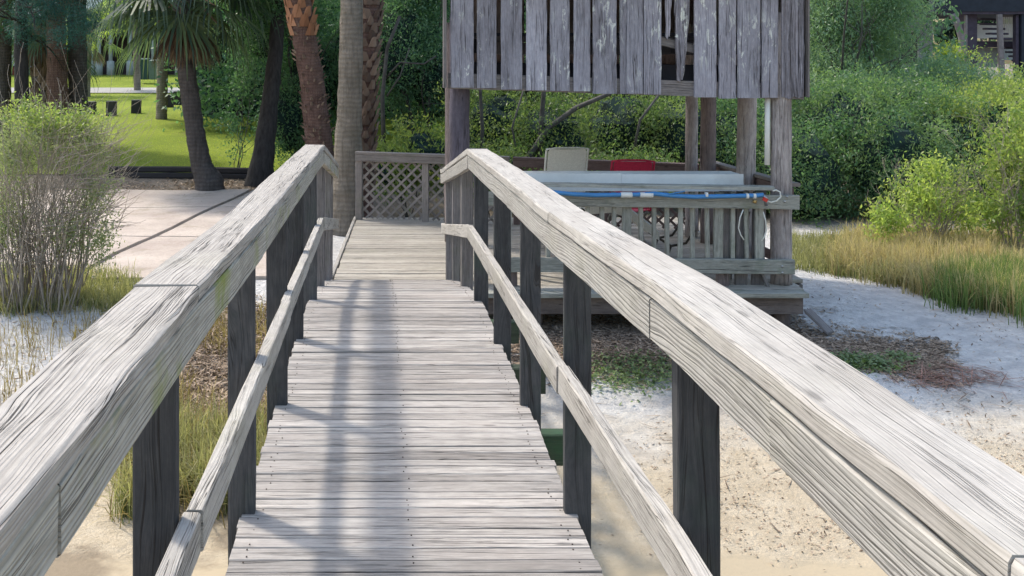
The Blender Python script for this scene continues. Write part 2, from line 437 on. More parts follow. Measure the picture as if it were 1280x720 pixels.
m.build('deck',W_deck,bw)
# nails
m=MB()
for (nx,ny,nz) in NAILS:
    if random.random()<.4: continue
    m.box((nx,ny,nz),(.0045,.0045,.002))
o=m.build('nail_heads',M_rust,bw); o['kind']='stuff'
m=MB()
# joists under deck
for X in (-.40,.10,.60):
    mm=MB(); mm.sweep([(X,-1.5,-.135),(X,6.2,-.135),(X,6.9,-.19),(X,7.9,-.34),(X,9.6,-.70)],(1,0,0),(0,0,1),.04,.18,.003)
    mm.build('joist',W_beam,bw)
pyR=[-.05,1.03,2.11,3.41,4.50,5.49,6.55,7.6,8.55,9.45]; 
pyL=[-.05,1.03,2.11,3.41,4.50,5.58,6.62,7.6,8.55,9.30]
KN=6.64
def railz(y): return lerp_tab([(-2,1.05),(1,1.05),(2.1,1.045),(3.4,1.0),(4.6,.985),(KN,.95),(9.5,.95-.152*(9.5-KN))],y)
for side,ps in ((1,pyR),(-1,pyL)):
    KN=6.64 if side>0 else 6.95
    for i,py in enumerate(ps):
        xc=(.66 if side>0 else -.458)+random.uniform(-.008,.008)
        if py>7: xc+= -.0
        m=MB(); top=railz(py)-.04
        lean=random.uniform(-.004,.004)
        m.sweep([(xc+lean,py+.019,gz(xc,py)-.3),(xc,py+.019,top)],(1,0,0),(0,1,0),.089,.04 if py<7 else .07,.004,.0008,seg=.2)
        m.build('post',W_post if py<6.0 else W_pale if py>7 else W_post,bw)
for i,py in enumerate(pyR[4:7]):
    m=MB(); z=dz(py)-.215
    m.sweep([(-.46,py+.085,z),(.90,py+.085,z)],(0,1,0),(0,0,1),.085,.14,.006)
    m.build('crossbeam',W_beam,bw)
def pathseg(x,ys,off,zf=railz,dxs=0):
    return [(x,y,zf(y)+off) for y in ys]
def cuts(a,b,step=.3):
    n=max(2,int((b-a)/step)); return [a+(b-a)*k/n for k in range(n+1)]
# cap boards: centre x so that inner edge is at -.372 / .572
for (x,joints,mat) in ((-.437,[-1.2,2.1,6.95,9.42],W_rail),(.638,[-1.2,.93,3.46,6.64,9.55],W_railR)):
    hr=MB(); KN=6.64 if x>0 else 6.95
    for j,(a,b) in enumerate(zip(joints,joints[1:])):
        dx=random.uniform(-.003,.003)
        hr.sweep(pathseg(x+dx,cuts(a+.0008,b-.0008,.1),-.019+(.003 if j%2 else 0)),(1,0,0),(0,0,1),.135,.038,.005,.0009)
    cap=hr.build('handrail_cap',mat,bw)
for (x,joints,mat) in ((-.394,[-1.2,1.2,3.3,6.95,9.42],W_railside),(.592,[-1.2,1.5,2.17,4.6,6.64,9.55],W_railsideR)):
    hr=MB(); KN=6.64 if x>0 else 6.95
    for j,(a,b) in enumerate(zip(joints,joints[1:])):
        hr.sweep(pathseg(x+(.002 if j%2 else -.001),cuts(a+.001,b-.001,.12),-.038-.0445-.001),(1,0,0),(0,0,1),.038,.089,.004,.0007)
    hr.build('handrail_board',mat,bw)
def midz(y): return lerp_tab([(-2,.56),(2.1,.557),(3.3,.525),(KN,.455),(9.5,.455-.155*(9.5-KN))],y)
for (x,joints) in ((-.394,[-1.2,2.16,4.3,6.95,9.42]),(.592,[-1.2,.9,3.3,6.64,9.55])):
    hr=MB(); KN=6.64 if x>0 else 6.95
    for j,(a,b) in enumerate(zip(joints,joints[1:])):
        hr.sweep(pathseg(x+(.004 if j%2 else -.002),cuts(a+.001,b-.001,.12),-.0445+(.004 if j%2 else 0),midz),(1,0,0),(0,0,1),.038,.089,.004,.0007)
    hr.build('middle_rail',W_mid,bw)

# ------------------------------------------------------------------ platform
PZ=-.65
pf=empty('platform',(2,12,-1),'low weathered plank platform under the open shelter at the end of the boardwalk','platform')
m=MB()
y=9.78
while y<14.35:
    w=.135; 
    x0=-.47+(y-9.8)*.035+random.gauss(0,.005); x1=(4.05 if y<10.1 else 4.22)+random.gauss(0,.01)
    zz=PZ-.019+random.uniform(-.003,.003)
    # boards butt at a joist
    jx=random.choice((1.1,1.9,2.7))
    r=random.random()
    m.sweep([(x0,y+w/2,zz),(jx-.002,y+w/2,zz)],(0,1,0),(0,0,1),w,.038,.005,.0007,seg=.25)
    m.sweep([(jx+.002,y+w/2,zz),(x1,y+w/2,zz)],(0,1,0),(0,0,1),w,.038,.005,.0007,seg=.25)
    y+=w+random.uniform(.006,.011)
m.build('deck',W_plat,pf)
m=MB(); m.sweep([(-.50,9.8,PZ-.055),(-.335,14.3,PZ-.055)],(1,0,0),(0,0,1),.035,.15,.004,.001,seg=.3)
m.build('edge_board',W_mid,pf)
m=MB(); m.sweep([(.80,9.755,PZ-.135),(4.03,9.755,PZ-.135)],(0,1,0),(0,0,1),.045,.19,.005,.001,seg=.3)
m.build('front_beam',W_skirt,pf)
m=MB(); m.sweep([(.74,9.70,PZ-.028),(4.04,9.70,PZ-.028)],(0,1,0),(0,0,1),.16,.045,.005,.001,seg=.3)
m.build('front_step',W_front,pf)
m=MB(); m.sweep([(4.20,10.2,PZ-.13),(4.20,14.3,PZ-.13)],(1,0,0),(0,0,1),.04,.17,.005)
m.build('side_beam',W_pale,pf)
for X in (.4,1.5,2.7,3.9):
    for Y in (9.95,12,14):
        m=MB(); m.tube([(X,Y,gz(X,Y)-.2),(X,Y,PZ-.04)],.09,10); m.build('foundation_pile',W_poled,pf)
# fallen plank by corner
m=MB(); g0=P(1003,366,10.1); m.sweep([(4.10,9.80,-.86),(4.26,9.66,gz(4.26,9.66)+.02)],(.75,.6,0),(0,.1,1),.12,.03,.004)
o=m.build('loose_plank',W_pale); tag(o,'short loose grey plank leaning from the platform corner down to the sand','plank')

# ------------------------------------------------------------------ lattice fence at the back
def lattice(m, A, B, z0, z1, pitch=.105, w=.032):
    """A,B: ends on ground plane (x,y); strips in both diagonals clipped to the rectangle"""
    A=Vector((A[0],A[1],0)); B=Vector((B[0],B[1],0)); L=(B-A).length; d=(B-A)/L; nrm=Vector((-d.y,d.x,0))
    H=z1-z0
    for sgn,off in ((1,.0),(-1,.011)):
        c=-H if sgn>0 else 0
        while c < L+(0 if sgn>0 else H):
            # line: s = c + sgn*t, t in 0..H
            t0,t1=0,H
            if sgn>0:
                t0=max(0,-c); t1=min(H,L-c)
            else:
                t0=max(0,c-L); t1=min(H,c)
            if t1-t0>.03:
                p0=A+d*(c+sgn*t0)+Vector((0,0,z0+t0))+nrm*off; p1=A+d*(c+sgn*t1)+Vector((0,0,z0+t1))+nrm*off
                dirv=(p1-p0).normalized()
                m.sweep([p0,p1],nrm.cross(dirv),nrm,w,.008,.001)
            c+=pitch*1.414
def fence(root, A, B, zA, zB, mats, posts, two=True):
    A=Vector(A);B=Vector(B); d=(B-A).normalized(); side=Vector((-d.y,d.x,0))
    m=MB(); m.sweep([Vector((A.x,A.y,zA-.02)),Vector((B.x,B.y,zB-.02))],side,(0,0,1),.14,.038,.004,.001,seg=.3); m.build('cap_rail',mats[0],root)
    m=MB(); m.sweep([Vector((A.x,A.y,zA-.085))-side*.05,Vector((B.x,B.y,zB-.085))-side*.05],side,(0,0,1),.03,.09,.004); m.build('top_rail',mats[1],root)
    for t in posts:
        p=A.lerp(B,t); m=MB(); m.sweep([(p.x,p.y,PZ),(p.x,p.y,zA+(zB-zA)*t-.042)],d,side,.09,.07,.004,.001,seg=.2); m.build('post',mats[0],root)
    m=MB()
    for a,b in zip(posts,posts[1:]):
        p=A.lerp(B,a)+d*.048; q=A.lerp(B,b)-d*.048
        lattice(m,p,q,PZ+.02,min(zA,zB)-.05)
    m.build('lattice_panel',mats[2],root)
lf=empty('lattice_fence',(0,14,PZ),'grey lattice fence panels with a flat cap across the far left edge of the platform','fence','lattice fences round the platform')
fence(lf,(-.32,14.2,0),(1.75,13.75,0),.29,.26,(W_fence,W_fence,W_fence),[.02,.46,.97])
lf2=empty('lattice_fence',(3,13.5,PZ),'brown lattice fence behind the beige and red chairs','fence','lattice fences round the platform')
fence(lf2,(1.80,13.74,0),(4.12,13.2,0),.255,.215,(W_brown,W_brown,W_brown),[.02,.5,.98])
# side rail right
sr=empty('side_railing',(4.1,11.5,PZ),'plain side railing with a pale sloping cap along the right edge of the platform','railing')
m=MB(); m.sweep([(4.14,13.1,.27),(4.12,10.16,.30)],(1,0,0),(0,0,1),.12,.035,.004,.001,seg=.3); m.build('cap_rail',W_fence,sr)
m=MB(); m.sweep([(4.12,13.1,.20),(4.10,10.16,.22)],(1,0,0),(0,0,1),.03,.10,.004); m.build('top_rail',W_brown,sr)
m=MB(); m.sweep([(4.12,13.1,-.5),(4.10,10.16,-.5)],(1,0,0),(0,0,1),.03,.10,.004); m.build('bottom_rail',W_brown,sr)
for Y in span(10.5,13.0,.28):
    if abs(Y-11.2)<.12 or abs(Y-12.3)<.12: continue
    m=MB(); m.sweep([(4.135,Y,-.52),(4.135,Y,.22)],(1,0,0),(0,1,0),.03,.04,.003); m.build('baluster',W_brown,sr)

# ------------------------------------------------------------------ front railing
fr=empty('front_railing',(2.6,9.9,PZ),'front railing of the shelter with vertical balusters and a blue hose on it','railing')
def fx(px,Y=9.88): return (px-CX)/F*Y
m=MB(); m.sweep([(fx(600),9.9,.335),(fx(700),9.9,.333),(fx(966),9.9,.300)],(0,1,0),(0,0,1),.13,.036,.004,.0015,seg=.2); m.build('cap_rail',W_front,fr)
m=MB(); m.sweep([(fx(602),9.87,.205),(fx(998),9.87,.168)],(0,1,0),(0,0,1),.038,.135,.005,.0015,seg=.2); m.build('top_board',W_front,fr)
m=MB(); m.sweep([(fx(602),9.87,-.43),(fx(992),9.87,-.455)],(0,1,0),(0,0,1),.045,.14,.005,.0015,seg=.2); m.build('bottom_board',W_front,fr)
bx=[620+16.4*k for k in range(21)]
for k,px in enumerate(bx):
    X=fx(px,9.92)+random.gauss(0,.006); thick=.04 if k not in (10,17,20) else .085
    if px>958: continue
    m=MB(); m.sweep([(X+random.gauss(0,.008),9.92,-.40),(X,9.92,.26)],(1,0,0),(0,1,0),thick,.04,.004,.001,seg=.15); m.build('baluster',W_front,fr)
for px in (905,926,947,):   # stacked wide boards near the pole
    X=fx(px,9.97); m=MB(); m.sweep([(X,9.975,PZ+.0),(X+.02,9.975,.26)],(1,0,0),(0,1,0),.12,.04,.004,.001,seg=.2); m.build('baluster',W_pale,fr)
m=MB(); m.sweep([(fx(918),9.99,-.42),(fx(940),10.0,.05)],(1,0,.3),(0,1,0),.06,.03,.004); m.build('brace',W_poled,fr)
m=MB(); m.sweep([(fx(905),9.93,PZ),(fx(905),9.93,-.5)],(1,0,0),(0,1,0),.11,.06,.004); m.build('post',W_poled,fr)
m=MB(); m.sweep([(fx(640),9.93,PZ),(fx(640),9.93,-.5)],(1,0,0),(0,1,0),.11,.06,.004); m.build('post',W_poled,fr)
m=MB(); m.sweep([(fx(961),9.90,PZ),(fx(953),9.93,-.5)],(1,0,0),(0,1,0),.03,.03,.004); m.build('brace',W_pale,fr)
for (px,py) in ((978,333),(978,341),(981,252),(984,246)):
    q=P(px,py,9.845); m=MB(); m.tube([q+Vector((0,.01,0)),q-Vector((0,.004,0))],.012,8); m.build('bolt',M_steel,fr)

# ------------------------------------------------------------------ shelter (pavilion)
sh=empty('open_shelter',(2.5,11.2,PZ),'open timber shelter on poles with peeling grey board siding and a missing board','shelter')
def pole(px0,px1,Y,top=2.0,mat=W_pole,lean=(0,0),z0=PZ):
    r=(px1-px0)/F*Y/2; X=((px0+px1)/2-CX)/F*Y
    n=14; path=[];rad=[]
    for i in range(n):
        t=i/(n-1); path.append((X+lean[0]*t+random.gauss(0,.003),Y+random.gauss(0,.003),z0+(top-z0)*t)); rad.append(r*(1.03-.05*t)*(1+random.gauss(0,.012)))
    m=MB(); m.tube(path,rad,18); return m.build('pole',mat,sh)
pole(562,587,10.15,mat=W_navypole)
pole(964,989,10.02,mat=W_pole)
pole(919,942,11.2,mat=W_pole,lean=(.04,0))
pole(876,895,12.3,mat=W_poled)
pole(857,872,12.75,mat=W_pole)
pole(556,577,12.4,mat=W_poled)
SY=9.93
BB=[(562.5,591,109),(596,620,110.5),(626,652,112),(657.5,683,113),(687.5,711.5,114),(717,737.5,114.5),(740.5,770,116.5),(774.5,781.5,117.5),(782.3,802.5,117.5),(804.5,826,118),(867,894,121),(898,919,122.5),(921,949,123),(952,972,121.5)]
m=MB()
ZT=2.75
for (a,b,yb) in BB:
    X0,X1=fx(a,SY),fx(b,SY); zb=EYE-(yb-CY)/F*SY+random.uniform(-.006,.006)
    m.sweep([((X0+X1)/2+random.gauss(0,.004),SY-.012+random.uniform(-.003,.003),zb),((X0+X1)/2,SY-.012,ZT)],(1,0,0),(0,1,0),X1-X0,.022,.002,.0015,seg=.06)
m.build('siding',W_side,sh)
# rotten boards with ragged outline
def ragged(pts, Yf, th, mat, name='siding'):
    """pts: outline in photo px, extruded"""
    v=[P(px,py,Yf) for px,py in pts]; n=len(v)
    vs=v+[p+Vector((0,th,0)) for p in v]
    fs=[tuple(range(n-1,-1,-1)),tuple(range(n,2*n))]+[(k,(k+1)%n,n+(k+1)%n,n+k) for k in range(n)]
    ou=random.random()*30
    uvs=[[(vs[i].z+ou,vs[i].x+ou) for i in f] for f in fs]
    m=MB(); m.add(vs,fs,uvs); return m.build(name,mat,sh)
def outline(xl,xr,ytop,ybot,taper=0,n=9,rag=1.2):
    L=[];Rr=[]
    for k in range(n+1):
        y=ytop+(ybot-ytop)*k/n; t=k/n
        L.append((xl+taper*t**2*.3+random.uniform(0,rag)*t,y)); Rr.append((xr-taper*t**2-random.uniform(0,rag*1.8)*t,y))
    bot=[(xl+(xr-xl)*.35,ybot+3),(xl+(xr-xl)*.55-taper*.4,ybot-1),(xl+(xr-xl)*.7-taper*.6,ybot+2)]
    return L+bot[:2 if taper else 3]+Rr[::-1]
ragged(outline(842.5,865,-75,100,10,14,1.5),SY-.02,.022,W_rotten)
ragged(outline(831,841.5,-75,46,3,8,1.5),SY-.018,.022,W_rotten)
ragged(outline(977,1006,-75,121,0,16,1.2),SY-.022,.022,W_rotten)
# nailers, side/back walls
def hz(px,py,Y): return P(px,py,Y)
for nm,(ya,yb_),(h_) in (('nailer',(101,113),.15),('nailer',(-40,-36),.14)):
    a=P(560,ya,SY+.02); b=P(1004,yb_+2,SY+.02); m=MB(); m.sweep([a,b],(0,1,0),(0,0,1),.035,h_,.004,.001,seg=.3); m.build(nm,W_pale if nm=='nailer' else W_side,sh)
a=P(822,50,SY+.04); b=P(872,62,SY+.04); m=MB(); m.sweep([a,b],(0,1,0),(0,0,1),.035,.09,.004); m.build('nailer',W_pale,sh)
m=MB(); m.sweep([(fx(555.8,SY),SY+.0,1.27),(fx(555.8,SY),SY,ZT)],(1,0,0),(0,1,0),.03,.12,.003); m.build('corner_board',W_pale,sh); m=MB(); m.sweep([(fx(1007.5,SY),SY-.0,1.18),(fx(1007.5,SY),SY,ZT)],(1,0,0),(0,1,0),.018,.14,.003); m.build('corner_board',W_pale,sh)
for nm,X,Xt in (('side_siding',fx(1007,SY)-.01,0),):
    m=MB(); y=SY+.09
    while y<12.75:
        m.sweep([(X,y+.1,1.24),(X,y+.1,ZT)],(0,1,0),(1,0,0),.21,.02,.002); y+=.235
    m.build(nm,W_side,sh)
m=MB(); x=.90
while x<4.1:
    m.sweep([(x+.1,12.85,1.30),(x+.1,12.85,ZT)],(1,0,0),(0,1,0),.21,.02,.002); x+=random.uniform(.225,.26)
m.build('back_siding',W_poled,sh)
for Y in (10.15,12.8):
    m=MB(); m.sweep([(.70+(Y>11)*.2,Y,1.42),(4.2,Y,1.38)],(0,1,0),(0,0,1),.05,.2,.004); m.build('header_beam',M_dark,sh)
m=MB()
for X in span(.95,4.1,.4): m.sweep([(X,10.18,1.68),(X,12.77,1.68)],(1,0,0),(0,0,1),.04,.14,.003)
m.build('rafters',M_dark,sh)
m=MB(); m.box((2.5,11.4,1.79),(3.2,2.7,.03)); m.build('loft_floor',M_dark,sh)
m=MB()
e=.35; c=[(.65-e,SY-e,2.72),(4.3+e,SY-e,2.72),(4.3+e,12.9+e,2.72),(.65-e,12.9+e,2.72)]; rid=[(1.6,11.4,3.75),(3.3,11.4,3.75)]
vs=c+rid+[(x,y,z-.09) for x,y,z in c]
m.add(vs,[(0,1,5,4),(1,2,5),(2,3,4,5),(3,0,4),(0,6,7,1),(1,7,8,2),(2,8,9,3),(3,9,6,0),(9,8,7,6)]); m.build('roof',M_roof,sh)  # roof lies above the view, added for the shade it casts

# ------------------------------------------------------------------ things on the platform
# white counter
ct=empty('counter_table',(2.5,10.4,PZ),'long white topped counter table standing behind the front railing','table')
zt=.40
m=MB(); m.box(((fx(655,10.2)+fx(776,10.2))/2,10.18,zt-.075),(fx(776,10.2)-fx(655,10.2)-.004,.025,.175)); 
m.box(((fx(776,10.2)+fx(928,10.2))/2,10.18,zt-.08),(fx(928,10.2)-fx(776,10.2),.025,.17)); m.build('front_panel',M_white,ct)
m=MB(); m.box(((fx(655,10.2)+fx(928,10.2))/2,10.37,zt-.012),(fx(928,10.2)-fx(655,10.2)-.01,.34,.022)); m.build('tabletop',M_white,ct)
for X in (1.55,3.5):
    for Y in (10.25,10.5):
        m=MB(); m.sweep([(X,Y,PZ),(X,Y,zt-.025)],(1,0,0),(0,1,0),.05,.05,.003); m.build('leg',W_pale,ct)

M_dull=simple('dull_chair_metal',(.2,.19,.17),.5,20,.2)
def chair(x,y,rz,fab,label,hback,width,group,frm=None):
    frm=frm or M_chmetal
    root=empty('patio_chair',(x,y,PZ),label,'chair',group)
    def part(m,name,mat):
        o=m.build(name,mat); o.parent=root; return o
    w=width/2; sh_=.42
    # sling: back + seat profile
    pb=[(.02,sh_+.02),(.12,sh_+.22),(.19,sh_+.48),(.25,hback-.03),(.27,hback)]
    m=MB()
    n=len(pb); 
    vs=[(sx*(w-.02-(.02 if i==n-1 else 0)),a,b) for i,(a,b) in enumerate(pb) for sx in (-1,-.3,.3,1)]
    vs=[(X,Y+(.02 if abs(X)<w*.5 else 0),Z) for X,Y,Z in vs]
    fs=[(i*4+k,i*4+k+1,(i+1)*4+k+1,(i+1)*4+k) for i in range(n-1) for k in range(3)]
    m.add(vs,fs,smooth=True)
    m.add([(a,b+.012,c) for a,b,c in vs],[f[::-1] for f in fs],smooth=True); part(m,'backrest',fab)
    m=MB(); ps=[(.0,sh_),(-.2,sh_-.03),(-.42,sh_),(-.5,sh_-.03)]
    vs=[(sx*(w-.02),a,b-(.02 if abs(sx)<.5 else 0)) for a,b in ps for sx in (-1,-.3,.3,1)]
    fs=[(i*4+k,i*4+k+1,(i+1)*4+k+1,(i+1)*4+k) for i in range(3) for k in range(3)]
    m.add(vs,fs,smooth=True); m.add([(a,b,c-.012) for a,b,c in vs],[f[::-1] for f in fs],smooth=True); part(m,'seat',fab)
    m=MB()
    for s in (-1,1): m.tube([(s*w,a,b) for a,b in [(-.5,sh_-.03),(-.42,sh_),(-.2,sh_-.03),(0,sh_)]+pb],.013,8)
    m.tube([(-w,.27,hback),(-w*.5,.275,hback+.015),(w*.5,.275,hback+.015),(w,.27,hback)],.011,8); part(m,'frame',frm)
    for s in (-1,1):
        m=MB(); m.tube([(s*w,.14,sh_+.24),(s*(w+.03),-.02,sh_+.25),(s*(w+.03),-.3,sh_+.22),(s*(w+.03),-.44,sh_+.16),(s*w,-.46,sh_)],.015,8); part(m,'armrest',M_dull)
        m=MB(); m.tube([(s*w*.8,.05,sh_-.02),(s*w*.85,-.3,sh_-.12),(s*w*.85,-.46,.12),(s*w*.85,-.36,.02),(s*w*.85,0,.013),(s*w*.85,.22,.03)],.014,8); part(m,'leg',M_dull)
    root.rotation_euler=(0,0,rz)
    return root
cb=P(711,200,12.45)
chair(cb.x-.12,12.3,R(180)+R(6),M_beige,'high backed beige sling patio chair behind the white counter',1.15,.50,'sling patio chairs on the platform',M_beige)
cr_=P(792,200,12.3)
chair(cr_.x-.08,12.15,R(174),M_red,'red sling patio chair behind the white counter',1.02,.48,'sling patio chairs on the platform',M_red)
# folded lounge cushion seen between balusters
lc=empty('sun_lounger',(2.45,11.2,PZ),'beige fabric lounger with a curved dark frame seen between the balusters','lounger')
a=P(758,262,11.2); b=P(816,285,11.1)
m=MB()
pr=[(a.x-.25,-.02),(a.x,.0),(a.x+.2,-.06),(b.x-.1,-.2),(b.x+.03,-.30)]
vs=[(X,Y,Z+(.03*math.sin((Y-10.95)*6))) for X,Z in pr for Y in (10.95,11.15,11.35,11.5)]
fs=[(i*4+k,i*4+k+1,(i+1)*4+k+1,(i+1)*4+k) for i in range(4) for k in range(3)]
m.add(vs,fs,smooth=True); m.add([(x,y,z-.09) for x,y,z in vs],[f[::-1] for f in fs],smooth=True)
m.add(vs+[(x,y,z-.09) for x,y,z in vs],[(i*4,(i+1)*4,20+(i+1)*4,20+i*4) for i in range(4)]+[(16,17,37,36),(17,18,38,37),(18,19,39,38)]); m.build('cushion',M_beige,lc)
for Y in (10.97,11.48):
    m=MB(); m.tube([(b.x-.1,Y,-.24),(b.x+.02,Y,-.36),(b.x+.16,Y,-.45),(b.x+.32,Y,-.42),(b.x+.42,Y,-.28)],.014,8); m.build('rocker',M_chmetal,lc)
    m=MB(); m.tube([(a.x-.2,Y,-.10),(a.x-.1,Y,-.62),(b.x+.1,Y,-.63),(b.x+.16,Y,-.45)],.014,8); m.build('leg',M_chmetal,lc)

# blue hose along rail
hs=empty('blue_hose',(2.7,9.8,.24),'blue hose with white couplings strapped along the front railing','hose')
pts=[P(px,py,9.80)+Vector((0,random.uniform(-.004,.004),0)) for px,py in ((640,240),(694,240.5),(720,243),(745,244),(765,243.5),(800,243),(818,242),(840,244.5),(868,246),(895,245.5),(920,245),(945,244.5),(954,243.5))]
m=MB(); m.tube(pts,.021,10); m.build('tube',M_blue,hs)
m=MB(); m.tube([P(700,240,9.79),P(740,242,9.79),P(780,243,9.79)],.007,6); m.build('cord',M_blue,hs); m=MB(); m.tube([P(835,243,9.78),P(845,241,9.78),P(856,239,9.79)],.006,6); m.build('cord',M_blue,hs)
for px,L in ((783,14),(808,16),(883,3),(934,3),(943,3)):
    m=MB(); yy=243.6 if px<900 else 245; m.tube([P(px-L/2,yy,9.80),P(px+L/2,yy,9.80)],.026,10); m.build('coupling',M_pvc,hs)
# valve with red handle and cord
vl=empty('hose_valve',(3.76,9.8,.18),'small brass hose valve with a red handle at the right end of the blue hose','valve')
q=P(957,249,9.79)
m=MB(); m.tube([P(954,244,9.8),P(957,248,9.79),P(958,257,9.79)],.018,10); m.build('body',M_steel,vl)
m=MB(); m.box(P(956.5,249.5,9.765),(.045,.02,.035),Matrix.Rotation(.5,3,'Y')); m.build('handle',M_redp,vl)
m=MB(); m.tube([P(944,250,9.8),P(943,254,9.8)],.02,8); m.build('fitting',M_brass,vl)
m=MB(); 
loop=[(958,251),(964,253),(971,251),(976,246),(975,240),(970,237.5),(966,239)]
m.tube([P(x,y,9.78) for x,y in loop],.0075,7); o=m.build('cord_loop',M_rope); tag(o,'white looped cord hanging at the railing end beside the red valve','cord','white cords at the railing')
for pts_,lb in (([(929,262),(925,272),(923,285),(926,294),(930,300)],'white cord dangling in a bow left of the last baluster'),([(954,265),(957,276),(958,288),(955,297),(952,301)],'white cord dangling in a bow just left of the pole')):
    m=MB(); m.tube([P(x,y,9.80) for x,y in pts_],.006,6); o=m.build('hanging_cord',M_rope); tag(o,lb,'cord','white cords at the railing')
m=MB(); a=P(959.5,127,10.0); b=P(959,206,10.0); m.tube([a+Vector((0,0,.12)),b],.026,12); 
o=m.build('downpipe',M_pvc); tag(o,'short white plastic pipe hanging beside the right front pole','pipe')

exec_after=None
# ------------------------------------------------------------------ foliage tools
def unit(v): return v/np.maximum(np.linalg.norm(v,axis=1,keepdims=True),1e-9)
def leaf_cloud(cent, size, up_bias=.3, aspect=.45, spread=.0, rndbase=None, elong=None):
    n=len(cent)
    d=unit(rng.normal(size=(n,3))+np.array([0,0,up_bias])); a=unit(np.cross(d,rng.normal(size=(n,3)))); 
    s=size*rng.uniform(.6,1.3,size=(n,1)); 
    L=d*s; W=a*s*aspect
    V=np.stack([cent-L*.5, cent+W*.5, cent+L*.5, cent-W*.5],axis=1)
    return V
def clump_points(blobs, n, nclump, csize, shell=.55, zmin=None):
    """blobs: list of (cx,cy,cz,rx,ry,rz)"""
    bl=np.array(blobs,dtype=float); vol=bl[:,3]*bl[:,4]*bl[:,5]; pr=(vol**.75)/np.sum(vol**.75)
    idx=rng.choice(len(bl),size=nclump,p=pr)
    d=unit(rng.normal(size=(nclump,3))); r=(shell+(1-shell)*rng.random((nclump,1)))*(1+rng.normal(size=(nclump,1))*.06)
    c=bl[idx,:3]+d*r*bl[idx,3:]
    ci=rng.integers(0,nclump,size=n)
    p=c[ci]+rng.normal(size=(n,3))*csize
    br=rng.random(nclump)[ci]          # clump tone
    # height in blob affects the tone
    if zmin is not None:
        k=p[:,2]>zmin; p=p[k]; br=br[k]
    return p, br
def foliage(name, blobs, n, nclump, csize, lsize, mat, parent=None, aspect=.45, shell=.5, zmin=None, up=.3):
    p,br=clump_points(blobs,n,nclump,csize,shell,zmin)
    V=leaf_cloud(p,lsize,up,aspect)
    r=np.clip(.55*br+.45*rng.random(len(p)),0,1)
    return quads_mesh(name,V,r,mat,parent)
def core(name, blobs, mat, parent, scale=.72):  # dark solid bodies inside the crowns; inner shade put into their colour
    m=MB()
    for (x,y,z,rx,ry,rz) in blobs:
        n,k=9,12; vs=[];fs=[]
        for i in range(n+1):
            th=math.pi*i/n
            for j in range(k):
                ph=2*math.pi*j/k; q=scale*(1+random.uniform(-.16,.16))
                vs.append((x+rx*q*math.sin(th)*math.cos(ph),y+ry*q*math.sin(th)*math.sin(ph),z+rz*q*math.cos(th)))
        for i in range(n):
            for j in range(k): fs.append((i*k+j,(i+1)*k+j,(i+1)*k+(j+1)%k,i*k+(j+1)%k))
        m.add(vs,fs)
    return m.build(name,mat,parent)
def branchy(m, base, height, spread, n, r0, depth=2, up=.8):
    """simple random branching wood added to MB"""
    for i in range(n):
        a=random.uniform(0,6.283); p=Vector(base)+Vector((math.cos(a),math.sin(a),0))*spread*.12*random.random()
        d=Vector((math.cos(a)*spread,math.sin(a)*spread,height)).normalized(); L=height*random.uniform(.7,1.05); grow(m,p,d,L,r0*random.uniform(.6,1),depth)
def grow(m,p,d,L,r,depth,n=6):
    pts=[p.copy()];rad=[r]; seg=6
    dd=d.copy()
    for k in range(seg):
        dd=(dd+Vector((random.gauss(0,.13),random.gauss(0,.13),random.gauss(.02,.09)))).normalized()
        p=p+dd*L/seg; pts.append(p.copy()); rad.append(max(.0015,r*(1-.8*(k+1)/seg)))
    m.tube(pts,rad,n if r>.012 else 4,cap=False)
    if depth>0:
        for k in range(2,seg+1):
            if random.random()<.8:
                q=(dd+Vector((random.gauss(0,.7),random.gauss(0,.7),random.gauss(.1,.4)))).normalized()
                grow(m,pts[k],q,L*random.uniform(.3,.5),max(.002,rad[k]*.6),depth-1,5)

L_dark=leafmat('leaf_dark_green',(.035,.095,.07),(.14,.25,.13),trans=.35)
L_mang=leafmat('leaf_mangrove',(.045,.12,.075),(.17,.235,.105),trans=.4)
L_olive=leafmat('leaf_olive_green',(.06,.12,.05),(.19,.235,.09),trans=.4)  # darkened so the deeper shade behind the shelter sits in the leaf colour
L_bright=leafmat('leaf_yellow_green',(.13,.22,.07),(.38,.41,.14),trans=.5)
L_sun=leafmat('leaf_sunlit',(.08,.16,.05),(.32,.35,.115),trans=.45)
L_feath=leafmat('leaf_feathery_blue_green',(.08,.17,.13),(.28,.38,.22),trans=.35)
L_cedar=leafmat('leaf_cedar',(.02,.085,.085),(.06,.16,.14),trans=.2)
L_bush=leafmat('leaf_pale_shrub',(.14,.18,.10),(.33,.36,.22),trans=.4)
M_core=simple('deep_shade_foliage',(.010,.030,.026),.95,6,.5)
M_bark=simple('grey_brown_bark',(.13,.11,.10),.95,6,.5,.02,stretch=(4,4,1))
M_barkd=simple('dark_bark',(.045,.04,.04),.95,6,.5,.02,stretch=(4,4,1))
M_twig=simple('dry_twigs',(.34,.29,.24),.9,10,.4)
M_twigd=simple('shade_twigs',(.09,.085,.08),.9,10,.4)

